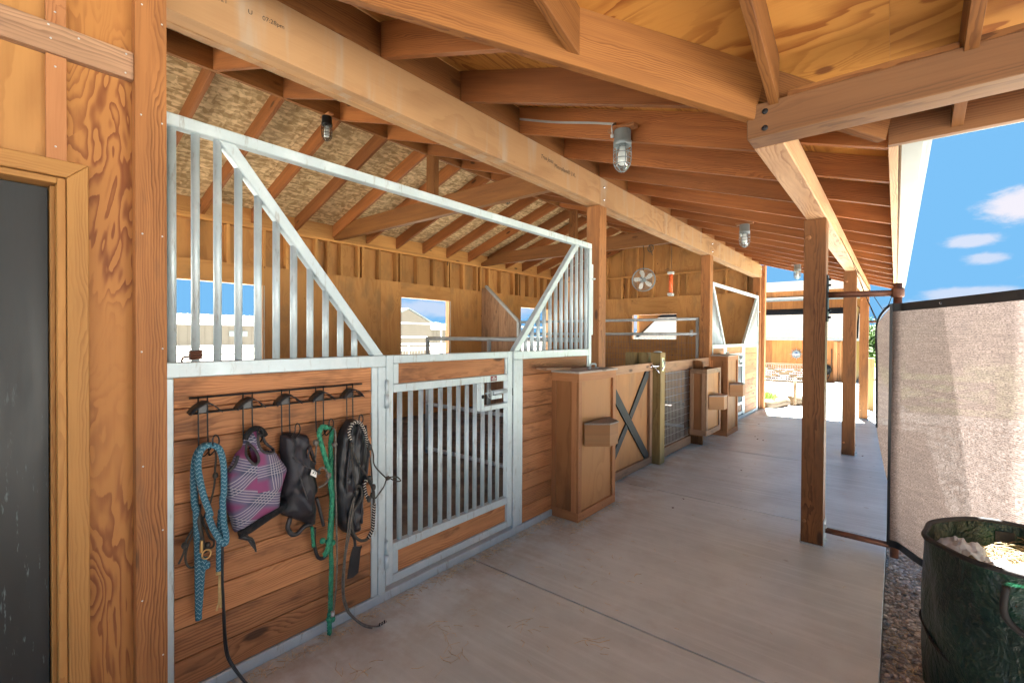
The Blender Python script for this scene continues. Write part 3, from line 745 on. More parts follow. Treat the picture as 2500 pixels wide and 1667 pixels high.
# porch rafters (front slope, past the header beam)
def rafter_front(y, x1=-.037, w=.038):
    def pol(x0, xe):
        pts = [(x0, zb(x0))]
        if xe > -.5: pts += [(-.52, zb(-.52)), (-.52, zb(-.52) + .055)]; pts += [(xe, zb(xe) + .055)]
        else: pts += [(xe, zb(xe))]
        pts += [(xe, zb(xe) + RD), (x0, zb(x0) + RD)]
        return [(x, y, z) for x, z in pts]
    m = MB(); m.prism(pol(XF - .01, x1), (0, w, 0), (1, 0, -SL)); m.build('rafter', 'rafter', barn, .0015)
for y in FRAME_Y:
    xe = -.037
    if y < YV - .05: xe = min(y - YV - .01, -.037)
    rafter_front(y, xe)
rafter_front(.93, .93 - YV)
# interior rafters
for i, y in enumerate([-.29, .32, .93] + FRAME_Y):
    x0, x1 = XR + .021, -2.2
    m = MB(); m.prism([(x0, y, zb(x0)), (x1, y, zb(x1)), (x1, y, zb(x1) + RD), (x0, y, zb(x0) + RD)], (0, .038, 0), (1, 0, -SL)); m.build('rafter', 'rafter', barn, .0015)
    x0, x1 = XB - .10, XR - .021
    m = MB(); m.prism([(x0, y, zbb(x0)), (x1, y, zbb(x1)), (x1, y, zbb(x1) + RD), (x0, y, zbb(x0) + RD)], (0, .038, 0), (1, 0, .345)); m.build('rafter', 'rafter', barn, .0015)
m = MB(); m.box(XR - .02, XR + .02, -1, 5.2, ZR - .004, ZR + .22); m.box(XR - .02, XR + .02, 5.201, YEND, ZR - .004, ZR + .22); m.build('ridge_board', 'beam', barn, .002)
# blocking over the header beam
m = MB()
ys = [.32, .93] + FRAME_Y
for a, c in zip(ys, ys[1:]): m.box(-2.232, -2.196, a + .040, c - .002, 3.004, 3.188)
m.build('blocking', 'beam', barn, .0015)

# cross-wing rafters and valley rafter
for x in (.205, .81, 1.42, 2.03, 2.64, 3.25):
    y1, y0 = 2.66, -3.0
    m = MB(); m.prism([(x, y0, zw(y0)), (x, 2.2, zw(2.2)), (x, 2.2, zw(2.2) + .05), (x, y1, zw(y1) + .055), (x, y1, zw(y1) + RD), (x, y0, zw(y0) + RD)], (-.038, 0, 0), (0, 1, -SL))
    m.build('rafter', 'rafter' if x > .5 else 'beam', barn, .0015)
for x in (-.385, -1.01, -1.63):
    y1, y0 = min(x + YV + .02, 2.21), -3.0
    m = MB(); m.prism([(x, y0, zw(y0)), (x, y1, zw(y1)), (x, y1, zw(y1) + RD), (x, y0, zw(y0) + RD)], (-.036, 0, 0), (0, 1, -SL)); m.build('rafter', 'beam', barn, .0015)
m = MB(); d = V((1, 1, -SL)).normalized()
a = V((-2.19, -2.19 + YV, zb(-2.19) + .08)); c = V((-.47, -.47 + YV, zb(-.47) + .08)); c2 = V((-.045, -.045 + YV, zb(-.045) + .12))
m.bar(a, c, .044, .235); m.bar(c + V((.001, .001, .04)), c2, .042, .15); m.build('valley_rafter', 'beam', barn, .0015)
m = MB(); m.box(-.36, .16, 2.24, 2.28, 2.4705, 2.51); m.box(.21, .76, 2.24, 2.28, 2.4705, 2.51); m.box(.815, 1.37, 2.24, 2.28, 2.4705, 2.51); m.build('blocking', 'beam', barn, .0015)

# roof boarding
def slab(name, pts, grain, mat, t=.012, rows=None):
    m = MB(); m.prism(pts, (0, 0, t), grain); return m.build(name, mat, barn)
def ply_sheets(name, mat, xa, xb, y0, y1, zf, along, t=.012, clip=None):
    """4x8 sheets with staggered joints; zf(x,y) underside height"""
    m = MB(); step, ln = (1.22, 2.44)
    if along == 'y':
        i = 0; x = xa
        while x < xb - 1e-3:
            xe = min(x + step, xb); y = y0 - (1.22 if i % 2 else 0)
            while y < y1:
                ya, ye = max(y, y0), min(y + ln, y1)
                if ye > ya + .01:
                    pts = [(x + .002, ya + .002), (xe - .002, ya + .002), (xe - .002, ye - .002), (x + .002, ye - .002)]
                    if clip: pts = clip(pts)
                    if len(pts) > 2: m.prism([(p[0], p[1], zf(p[0], p[1])) for p in pts], (0, 0, t), (0, 1, 0))
                y += ln
            x = xe; i += 1
    return m.build(name, mat, barn)
def clip_half(f):
    def c(pts):
        out = []
        for i in range(len(pts)):
            a, b_ = pts[i], pts[(i + 1) % len(pts)]; fa, fb = f(a), f(b_)
            if fa >= 0: out.append(a)
            if fa * fb < 0:
                t = fa / (fa - fb); out.append((a[0] + (b_[0] - a[0]) * t, a[1] + (b_[1] - a[1]) * t))
        return out
    return c
ply_sheets('porch_sheathing', 'porchply', XF - .03, .0, .5, YEND, lambda x, y: zb(x) + RD + .001, 'y', clip=clip_half(lambda p: p[1] - p[0] - YV))
ply_sheets('roof_sheathing', 'osb', XR, XF - .032, -1.0, YEND, lambda x, y: zb(x) + RD + .001, 'y')
ply_sheets('roof_sheathing', 'osb', XB - .45, XR, -1.0, YEND, lambda x, y: zbb(x) + RD + .001, 'y')
m = MB()
def wclip(pts): return clip_half(lambda p: p[0] + YV - p[1])(pts)
for (xa, xb, ya, yb) in ((XF, -.03, 1.48, 2.7), (XF, .6, .26, 1.478), (-.028, 2.4, 1.48, 2.7), (.602, 3.04, .26, 1.478), (2.402, 4.5, 1.48, 2.7), (3.042, 4.5, .26, 1.478), (XF, 0, -.96, .258), (.002, 2.44, -.96, .258), (2.442, 4.5, -.96, .258), (XF, 1.2, -3, -.962), (1.202, 4.5, -3, -.962)):
    pts = wclip([(xa - .0015, ya), (xb, ya), (xb, yb + .0015), (xa - .0015, yb + .0015)])
    if len(pts) > 2: m.prism([(p[0], p[1], zw(p[1]) + RD + .001) for p in pts], (0, 0, .012), (1, 0, 0))
m.build('wing_sheathing', 'porchply', barn)
# weather skin
m = MB(); t0 = RD + .016
m.prism([(XR, -1, zb(XR) + t0), (XF, -1, zb(XF) + t0), (XF, YEND + .05, zb(XF) + t0), (XR, YEND + .05, zb(XR) + t0)], (0, 0, .03))
m.prism([(XB - .5, -1, zbb(XB - .5) + t0), (XR - .001, -1, zbb(XR) + t0), (XR - .001, YEND + .05, zbb(XR) + t0), (XB - .5, YEND + .05, zbb(XB - .5) + t0)], (0, 0, .03))
m.prism([(XF + .001, XF + YV, zb(XF) + t0), (.02, YV + .02, zb(0.02) + t0), (.02, YEND + .05, zb(0.02) + t0), (XF + .001, YEND + .05, zb(XF) + t0)], (0, 0, .03))
m.prism([(XF + .001, -3.05, zw(-3.05) + t0), (4.6, -3.05, zw(-3.05) + t0), (4.6, YV + .02, zw(YV + .02) + t0), (.02, YV + .02, zw(YV + .02) + t0), (XF + .001, XF + YV, zw(XF + YV) + t0)], (0, 0, .03))
m.build('roof_covering', 'shingledark', barn)
# fascias and gutters
m = MB(); zt = zb(0) + RD - .005
m.box(-.036, -.0005, 2.70, YEND, 2.335, zt); m.build('fascia', 'palebeam', barn, .002)
m = MB(); m.box(-.036, 4.5, 2.664, 2.699, 2.335, zt); m.build('fascia', 'darkbeam', barn, .002)
g = MB()
prof = [(.0, 2.50), (.0, 2.375), (.012, 2.36), (.085, 2.36), (.100, 2.375), (.118, 2.42), (.118, 2.455), (.130, 2.47), (.130, 2.50), (.124, 2.50), (.112, 2.46), (.094, 2.382), (.08, 2.366), (.006, 2.368), (.006, 2.50)]
g.prism([(x, 2.70 + x, z) for x, z in prof], (0, 0, 0.0001))
vs = []; n = len(prof)
g = MB()
A = [(x, 2.70 + x, z) for x, z in prof]; Bq = [(x, YEND, z) for x, z in prof]; Cq = [(4.5, 2.70 + x, z) for x, z in prof]
for P1, P2 in ((A, Bq), (A, Cq)):
    fs = [(i, (i + 1) % n, (i + 1) % n + n, i + n) for i in range(n)]
    if P2 is Cq: fs = [tuple(reversed(f)) for f in fs]
    g._add(P1 + P2, fs, [(0, 0, 0)] * (2 * n))
g.build('gutter', 'gutter', barn)

# tie beams and king posts
def tie(y):
    m = MB(); zt = 3.24; xc = XR - (ZR - zt) / .345
    m.prism([(XB + .002, y, 3.0), (-2.331, y, 3.0), (-2.331, y, 3.235), (xc, y, 3.235), (XB + .002, y, zbb(XB) + .02)], (0, .09, 0), (1, 0, 0))
    m.build('tie_beam', 'beam', barn, .003)
    m = MB(); m.box(XR - .02, XR + .125, y + .002, y + .088, 3.236, ZR - .006); m.build('king_post', 'beam', barn, .003)
tie(4.0); tie(7.42)
m = MB(); m.box(XB + .002, -2.331, .30, .39, 3.0, 3.235); m.build('tie_beam', 'beam', barn, .003)

# back wall: board below, open studs above, outer skin behind
OPEN = [(1.70, 2.93), (5.31, 6.53), (8.82, 10.02)]
ZS, ZH = .93, 2.185
def panels(mb, ya, yb, za, zc, x0, x1, step=1.22, y00=0.0):
    ys = [ya]; k = math.ceil((ya - y00) / step + 1e-6)
    while y00 + k * step < yb - .02: ys.append(y00 + k * step); k += 1
    ys.append(yb)
    for a, c in zip(ys, ys[1:]): mb.box(x0, x1, a + .0015, c - .0015, za, zc, 'z')
m = MB()
cur = -1.0
for (a, c) in OPEN + [(10.9, 10.9)]:
    panels(m, cur, a, 0, 2.455, XB - .012, XB)
    if c > a:
        m.box(XB - .012, XB, a + .001, c - .001, 0, ZS, 'y'); m.box(XB - .012, XB, a + .001, c - .001, ZH, 2.455, 'y')
    cur = c
m.build('kick_wall', 'wallply', barn)
m = MB(); xo = XB - .105
cur = -1.0
for (a, c) in OPEN + [(10.9, 10.9)]:
    panels(m, cur, a, -.1, 3.12, xo - .012, xo, y00=.3)
    if c > a: m.box(xo - .012, xo, a + .001, c - .001, -.1, ZS - .04, 'z'); m.box(xo - .012, xo, a + .001, c - .001, ZH + .04, 3.12, 'z')
    cur = c
m.build('outer_wall', 'wallply', barn)
m = MB()
m.box(xo + .001, XB + .001, -1, 10.9, 2.972, 3.005); m.box(xo + .001, XB + .001, -1, 10.9, 3.0065, 3.040); m.build('top_plate', 'frame', barn, .0015)
for y in [-.3, .3, .9, 1.5, 2.12, 2.49, 2.955, 3.28, 3.73, 3.93, 4.16, 4.47, 4.55, 4.88, 5.25, 5.29 + .04, 5.72, 6.12, 6.49, 6.56, 6.93, 7.33, 7.45, 7.72, 8.12, 8.58, 8.75, 8.79 + .04, 9.16, 9.52, 9.78, 10.08, 10.5]:
    m = MB(); m.box(xo + .001, XB - .001, y - .038, y, 2.3, 2.971, 'z'); m.build('stud', 'frame', barn, .001)
for (a, c) in OPEN:
    m = MB()
    m.box(xo - .012, XB - .0125, a - .001, a + .02, ZS - .02, ZH + .02); m.box(xo - .012, XB - .0125, c - .02, c + .001, ZS - .02, ZH + .02)
    m.box(xo - .012, XB - .0125, a + .021, c - .021, ZH, ZH + .03); m.box(xo - .012, XB - .0125, a + .021, c - .021, ZS - .03, ZS)
    o = m.build('window_frame', 'palebeam', barn, .0015)
    for e in (c - .001, a - .004):
        m = MB(); m.box(XB - .001, XB + .003, e, e + .005, ZS, ZH); m.build('corner_guard', 'galv', o)
m = MB()
ys = [.32, .93] + FRAME_Y
for a, c in zip(ys, ys[1:]):
    m.box(XB - .04, XB - .004, a + .04, c - .002, 3.0415, 3.0415 + RD + .008)
m.build('blocking', 'frame', barn, .001)

# far gable wall
m = MB(); YG = 10.90
WX0, WX1, WZ0, WZ1 = -5.10, -3.95, 1.44, 2.03
for a, c in ((XB, -6.1), (-6.1, WX0), (WX1, -3.75), (-3.75, -3.0), (-3.0, -2.331)):
    m.box(a + .001, c - .001, YG, YG + .012, 0, 2.45, 'z')
m.box(WX0, WX1, YG, YG + .012, 0, WZ0, 'x'); m.box(WX0, WX1, YG, YG + .012, WZ1, 2.45, 'x')
m.build('kick_wall', 'wallply', barn)
def gable_top(x): return min(zb(x), zbb(x)) + .17 if True else 0
m = MB(); YO = YG + .105
xs = [XB - .1, -6.4, WX0, -4.7, WX1, -3.2, -2.331]
for a, c in zip(xs, xs[1:]):
    lo = 2.07 if WX0 - .01 <= a and c <= WX1 + .01 else -.1
    m.prism([(a + .001, YO, lo), (c - .001, YO, lo), (c - .001, YO, gable_top(c)), (a + .001, YO, gable_top(a))], (0, .012, 0), (0, 0, 1))
m.box(WX0, WX1, YO, YO + .012, -.1, 1.40, 'x')
m.build('outer_wall', 'wallply', barn)
m = MB(); m.box(WX0 - .001, WX0 + .02, YG + .013, YO + .013, WZ0, WZ1); m.box(WX1 - .02, WX1 + .001, YG + .013, YO + .013, WZ0, WZ1); m.box(WX0 + .021, WX1 - .021, YG + .013, YO + .013, WZ1, WZ1 + .03); m.box(WX0 + .021, WX1 - .021, YG + .013, YO + .013, WZ0 - .03, WZ0)
m.build('window_frame', 'palebeam', barn)
m = MB(); m.box(XB, -2.331, YG - .004, YO - .001, 2.955, 3.0, 'x'); m.build('girt', 'frame', barn, .0015)
for x in (-6.6, -6.2, -5.78, -5.37, -5.2, -4.97, -4.57, -4.15, -3.95, -3.76, -3.3, -2.9, -2.5):
    m = MB(); m.box(x, x + .04, YG + .001, YO - .001, 2.40, 2.954, 'z'); m.build('stud', 'frame', barn, .001)
    if x in (-5.2, -3.76, -3.95): continue
    m = MB(); m.box(x, x + .04, YG + .001, YO - .001, 3.001, gable_top(x + .02) - .06, 'z'); m.build('stud', 'frame', barn, .001)
m = MB()
m.bar((XB, YG + .04, zbb(XB) + .10), (XR, YG + .04, ZR + .10), .07, .04); m.bar((XR, YG + .04, ZR + .10), (-2.331, YG + .04, zb(-2.331) + .10), .07, .04)
m.build('rake_plate', 'frame', barn)
m = MB(); m.box(-2.33, -2.17, 10.941, 11.0, .0, 3.0, 'z'); m.box(-2.168, -2.128, 10.95, 11.05, 0, 3.0, 'z'); m.box(-2.16, -2.13, 11.052, 11.09, 0, 3.0, 'z'); m.build('corner_trim', 'trim', barn, .003)

# wall with the door, left of the stalls
wx = -2.075
m = MB(); m.box(wx - .012, wx, .257, .50, 0, 3.25, 'z'); m.box(wx - .012, wx, -3, -.7005, 0, 3.4, 'z')
dw = m.build('front_wall', 'frontply', barn)
m = MB(); m.box(wx - .012, wx, -.70, .2565, 2.0, 3.25, 'z'); m.build('front_wall', 'lightply', barn)
m = MB(); m.box(-2.19, wx - .013, .45, .50, 0, 3.1, 'z'); m.box(-2.19, wx - .013, .30, .449, 2.0, 3.1); m.build('wall_core', 'frame', barn)
def screws(mb, pts):
    mb.mi = 1
    for p in pts: mb.lathe(p, [(.0, .0022), (.0028, .0016), (.0034, 0.0)], 7, 'x')
    mb.mi = 0
m = MB(); m.box(wx + .0005, -2.03, .431, .521, .002, 3.02, 'z')
screws(m, [(-2.03, .447 + .003 * (i % 2), z) for i, z in enumerate((.55, 1.02, 1.42, 1.83, 2.24, 2.62))] + [(-2.03, .507, z + .03) for z in (.3, .75, 1.40, 1.80, 2.20, 2.55)])
m.build('corner_board', ['post', 'white'], barn, .003)
m = MB(); m.box(wx + .0005, -2.045, -.7, .430, 2.357, 2.45, 'y')
screws(m, [(-2.045, y, z) for y, z in ((.22, 2.44), (.225, 2.40), (.29, 2.43), (.41, 2.437), (.408, 2.372))])
m.build('wall_rail', ['greyboard', 'white'], barn, .003)
m = MB(); m.box(wx + .0005, -2.055, .215, .262, 2.03, 2.356, 'z'); m.box(wx + .0005, -2.055, .215, .262, 2.451, 3.2, 'z')
screws(m, [(-2.055, .236, z) for z in (2.07, 2.32, 2.49)])
m.build('batten', ['trim', 'white'], barn, .002)
m = MB()
m.prism([(-2.05, .262, 0), (-2.05, .3135, 0), (-2.05, .3135, 2.03), (-2.05, .262, 1.978)], (-.0245, 0, 0), (0, 0, 1))
m.prism([(-2.05, .2615, 1.9785), (-2.05, .3130, 2.0305), (-2.05, -.70, 2.0305), (-2.05, -.70, 1.9785)], (-.0245, 0, 0), (0, 1, 0))
m.build('door_casing', 'casing', barn, .002)
m = MB(); m.box(-2.17, -2.062, .240, .2605, 0, 1.976, 'z'); m.box(-2.17, -2.062, -.70, .239, 1.957, 1.976, 'y'); m.box(-2.17, -2.10, .2285, .2395, 0, 1.956, 'z'); m.build('door_jamb', 'casing', barn, .0015)
m = MB(); m.box(-2.16, -2.125, -.68, .226, .01, 1.953, 'z')
def door_mat():
    mt, nt, out = newmat('scratched_black_door')
    P = nt.add('ShaderNodeTexCoord').outputs['Object']
    a = nt.noise(nt.vmath('MULTIPLY', P, (3, 7, 1.2)), 1, 4, .65)
    sc_ = nt.noise(nt.vmath('MULTIPLY', P, (20, 70, 12)), 1, 3, .7)
    z = nt.sep(P)[2]
    low = nt.maprange(z, 1.6, .7)
    c = nt.mix(nt.maprange(a, .4, .75, 0, .5), (.009, .010, .010), (.03, .033, .034))
    k = nt.math('MULTIPLY', nt.maprange(sc_, .62, .74), low)
    c = nt.mix(nt.math('MULTIPLY', k, .5), c, (.16, .21, .22))
    principled(nt, out, c, nt.maprange(a, .3, .7, .35, .6), bump=sc_, bstr=.3, bdist=.001); return mt
M['door'] = door_mat()
d = m.build('door', 'door', barn, .002); d['label'] = 'scratched black panel door in a pine frame'
m = MB(); m.tube([(-2.124, -.60, .95), (-2.07, -.60, .95)], .012, 10); m.lathe((-2.07, -.6, .95), [(0, .03), (.02, .028), (.026, .01), (.02, -.004)], 12, 'x'); m.build('door_knob', 'black', d)

# ---------------------------------------------------------------- stall fronts
def build_stall_front(y0, gy0, gy1, y1, label, left_full, px_bars=None):
    """metal framed stall front: left panel, swinging gate, right panel, grilles under two diagonals"""
    t = thing('stall_front', (XF - .025, y0, 0), label, 'stall front', 'galvanised stall fronts along the porch')
    xa, xb = XF - .05, XF
    f = MB()
    f.box(xa, xb, y0, y1, 0, .052)                               # threshold
    f.box(xa, xb, y0, y0 + .034, .053, 1.309)                    # left leg
    f.box(xa, xb, y0, gy0 - .004, 1.3095, 1.372)                 # left rail
    f.box(xa, xb, gy0 - .054, gy0 - .004, .053, 1.309)           # hinge post
    f.box(xa + .004, xb - .004, gy0 - .092, gy0 - .0545, .053, 1.309)
    f.box(xa, xb, gy1 + .010, gy1 + .060, .053, 1.309)           # latch post
    f.box(xa + .008, xb - .006, gy1 + .0605, gy1 + .13, .053, 1.309)
    f.box(xa, xb, gy1 + .010, y1 - .048, 1.3095, 1.372)          # right rail
    f.box(xa, xb, y1 - .047, y1, .053, 2.294)                    # right leg
    f.box(xa + .004, xb - .004, y1 - .068, y1 - .0475, .053, 1.309)
    f.box(xa, xb, y0, y1, 2.295, 2.345)                          # top tube
    dl = (y0 + .225, gy0 - .050) if not left_full else (y0 + .04, gy0 - .04)
    dr = (gy1 + .045, y1 - .25) if not left_full else (gy1 + .045, y1 - .075)
    dw_ = .033
    f.prism([(xa + .002, dl[0] - dw_, 2.2945), (xa + .002, dl[0] + dw_, 2.2945), (xa + .002, dl[1] + dw_, 1.3725), (xa + .002, dl[1] - dw_, 1.3725)], (.046, 0, 0), (0, 1, -1))
    f.prism([(xa + .002, dr[1] - dw_, 2.2945), (xa + .002, dr[1] + dw_, 2.2945), (xa + .002, dr[0] + dw_, 1.3725), (xa + .002, dr[0] - dw_, 1.3725)], (.046, 0, 0), (0, 1, 1))
    if not left_full: f.box(xa, xb, y0, y0 + .01, 1.3725, 2.294)
    f.box(xa + .01, xb - .01, y1 + .003, y1 + .045, 1.5, 2.16); f.tube(cylpts((xb - .02, y1 + .02, 2.02), (xb + .025, y1 + .02, 2.02)), .008, 8)
    f.build('frame', 'galv', t, .004)
    def diag_z(y):
        if y < gy0: a, b_ = (dl[0], 2.296), (dl[1], 1.375)
        else: a, b_ = (dr[0], 1.375), (dr[1], 2.296)
        if y < gy0 and y < dl[0]: return 2.295
        if y > gy0 and y > dr[1]: return 2.295
        return a[1] + (b_[1] - a[1]) * (y - a[0]) / (b_[0] - a[0]) - .035
    nL = 11 if not left_full else 9; nR = 12 if not left_full else 13
    for k in range(nL):
        y = y0 + .034 + k * .0807 if not left_full else y0 + .03 + k * .08
        zt = diag_z(y)
        if y < gy0 - .06 and zt > 1.42:
            b = MB(); b.tube(cylpts((XF - .025, y, 1.372), (XF - .025, y, zt)), .0158, 12); b.build('bar', 'galv', t)
    for k in range(nR):
        y = gy1 + .182 + k * .0822 if not left_full else gy1 + .10 + k * .08
        zt = diag_z(y)
        if y < y1 - .04 and zt > 1.42:
            b = MB(); b.tube(cylpts((XF - .025, y, 1.372), (XF - .025, y, zt)), .0158, 12); b.build('bar', 'galv', t)
    # timber infill: boards laid one above another with dark joints
    for (a, c) in ((y0 + .0345, gy0 - .0925), (gy1 + .131, y1 - .0685)):
        b = MB(); z = .053; n = 10
        for k in range(n):
            hgt = 1.258 / n; b.box(XF - .042, XF - .008 - .0015 * (k % 2), a, c, z + .0014, z + hgt - .0014, 'y'); z += hgt
        b.build('board_panel', 'board', t, .003)
    # gate
    g = MB()
    gx0, gx1 = xa + .003, xb - .003
    W = gy1 - gy0
    g.box(gx0, gx1, gy0, gy0 + .048, .08, 1.372); g.box(gx0, gx1, gy1 - .055, gy1, .08, 1.372)
    g.box(gx0, gx1, gy0 + .0485, gy1 - .0555, 1.325, 1.372); g.box(gx0, gx1, gy0 + .0485, gy1 - .0555, 1.160, 1.208)
    g.box(gx0, gx1, gy0 + .0485, gy1 - .0555, .255, .306); g.box(gx0, gx1, gy0 + .0485, gy1 - .0555, .08, .128)
    g.box(gx0 + .008, gx1 - .004, gy0 + .0485, gy0 + .088, 1.2085, 1.3245); g.box(gx0 + .008, gx1 - .004, gy1 - .079, gy1 - .056, 1.2085, 1.3245)
    g.box(gx0 + .008, gx1 - .004, gy0 + .0485, gy0 + .088, .1285, .2545); g.box(gx0 + .008, gx1 - .004, gy1 - .065, gy1 - .056, .1285, .2545)
    ly0 = gy1 - .338
    g.box(gx0, gx1, ly0, ly0 + .032, .963, 1.1595); g.box(gx0, gx1, ly0 + .0325, gy1 - .0555, .963, .999)
    gate = g.build('gate', 'galv', t, .0035)
    for (a, c) in ((1.209, 1.324), (.129, .254)):
        b = MB(); b.box(XF - .040, XF - .014, gy0 + .0885, gy1 - (.0795 if a > 1 else .0655), a, c, 'y'); b.build('gate_panel', 'board', gate, .002)
    for k in range(12):
        y = gy0 + .108 + k * (W - .25) / 11
        zt = .9625 if y > ly0 - .005 else 1.1595
        b = MB(); b.tube(cylpts((XF - .026, y, .306), (XF - .026, y, zt)), .0150, 12); b.build('gate_bar', 'galv', gate)
    l = MB(); yy = gy1 - .055; z = 1.085
    l.tube(cylpts((XF - .018, yy, z), (XF - .018, yy - .155, z - .004)), .018, 12); l.tube(cylpts((XF - .018, yy - .155, z), (XF - .018, yy - .225, z - .002)), .006, 8)
    l.bar((XF - .012, yy - .17, z - .036), (XF - .012, yy - .06, z - .034), .012, .026); l.box(XF - .016, XF - .008, yy - .175, yy - .160, z - .03, z)
    cy = yy - .195
    l.tube([(XF - .004, cy + .022 * math.cos(a), z - .006 + .028 * math.sin(a)) for a in [2 * PI * k / 16 for k in range(16)]], .003, 6, closed=True)
    l.build('latch', 'galv', gate)
    l = MB(); l.lathe((gx1, ly0 + .016, 1.066), [(.014, 0), (.014, .002), (.0, .002)], 14, 'x'); l.box(XF - .02, XF - .004, gy1 + .001, gy1 + .009, 1.045, 1.10); l.build('latch_hole', 'black', gate)
    s = MB(); s.box(gx1, gx1 + .0012, gy1 - .243, gy1 - .178, 1.166, 1.203); s.mi = 1
    s.box(gx1 + .0012, gx1 + .0018, gy1 - .220, gy1 - .204, 1.190, 1.197); s.box(gx1 + .0012, gx1 + .0018, gy1 - .233, gy1 - .188, 1.180, 1.187); s.box(gx1 + .0012, gx1 + .0018, gy1 - .228, gy1 - .192, 1.171, 1.1735)
    s.build('maker_plate', ['redplate', 'white'], gate)
    for (za, zc) in ((1.08, 1.235), (.185, .34)):
        h = MB(); zm = (za + zc) / 2
        h.tube(cylpts((XF + .006, gy0 - .003, za), (XF + .006, gy0 - .003, zm - .002)), .013, 10); h.tube(cylpts((XF + .006, gy0 - .003, zm + .002), (XF + .006, gy0 - .003, zc)), .010, 10)
        h.build('hinge', 'galv', gate)
    return t
M['redplate'] = simple('red_plate', (.16, .02, .03), .5)
build_stall_front(.55, 1.578, 2.690, 3.845, 'near metal framed stall front with plank infill, tack rack hung on it', False)
build_stall_front(7.58, 8.31, 9.50, 10.69, 'far metal framed stall front at the end of the porch behind the tall feed box', True)

# ---------------------------------------------------------------- panels inside
def pipe_panel(label, y, x0, x1, pipes, posts, mesh=None, r=.024, name='mesh_divider', mesh_h=.10):
    t = thing(name, ((x0 + x1) / 2, y, 0), label, 'panel', None)
    f = MB()
    for z in pipes: f.tube(cylpts((x0, y, z), (x1, y, z)), r, 10)
    for x, za, zc in posts: f.tube(cylpts((x, y, za), (x, y, zc)), r * .98, 10)
    f.build('frame', 'galvpipe', t)
    if mesh:
        xa, xb, za, zc = mesh; w = MB(); x = xa
        while x <= xb: w.tube(cylpts((x, y - .012, za), (x, y - .012, zc)), .0022, 4, cap=False); x += .052
        z = za
        while z <= zc: w.tube(cylpts((xa, y - .014, z), (xb, y - .014, z)), .0022, 4, cap=False); z += mesh_h
        w.build('wire_mesh', 'darkwire', t)
    return t
pipe_panel('grey pipe panel with wire mesh dividing the near stall from the middle bay', 3.93, -4.60, -2.36, [1.452, .62, .06], [(-4.6, 0, 1.47), (-3.55, .62, 1.45)], (-3.9, -2.4, .08, .60))
pipe_panel('tall pipe and mesh panel behind the mesh fence, below the fan', 7.47, -5.93, -2.37, [1.772, 1.538, .08], [(-5.9, 0, 1.78), (-2.39, 0, 1.78), (-2.48, 1.5, 1.60)], (-5.85, -2.42, .1, 1.52))
t = thing('stall_partition', (-6.4, 7.46, 0), 'boarded partition with a sloping steel edge against the back wall', 'partition')
m = MB()
xs = [XB + .003, -6.70, -6.45, -6.20, -5.965]
topz = lambda x: 2.52 if x < -6.80 else 2.52 - (x + 6.80) * (.74 / .84)
for a, c in zip(xs, xs[1:]):
    pts = [(a + .002, 7.44, 0), (c - .002, 7.44, 0), (c - .002, 7.44, topz(c))]
    if a < -6.8: pts += [(-6.80, 7.44, 2.52)]
    pts += [(a + .002, 7.44, topz(a))]
    m.prism(pts, (0, .04, 0), (0, 0, 1))
m.build('boards', 'greyboard', t, .003)
m = MB(); m.bar((-6.83, 7.46, 2.56), (-5.94, 7.46, 1.80), .06, .05); m.box(-5.963, -5.91, 7.435, 7.485, 0, 1.80); m.build('edge_rail', 'galvpipe', t)
m = MB()
for k in range(22):
    z = 2.17 - k * .02
    m.tube([(-6.6 + .006 * math.cos(a) * (k % 2), 8.95 + .006 * math.cos(a) * (1 - k % 2), z + .013 * math.sin(a)) for a in [2 * PI * j / 8 for j in range(8)]], .0022, 4, closed=True)
tag(m.build('chain', 'black'), 'black chain hanging in the farthest back window', 'chain')

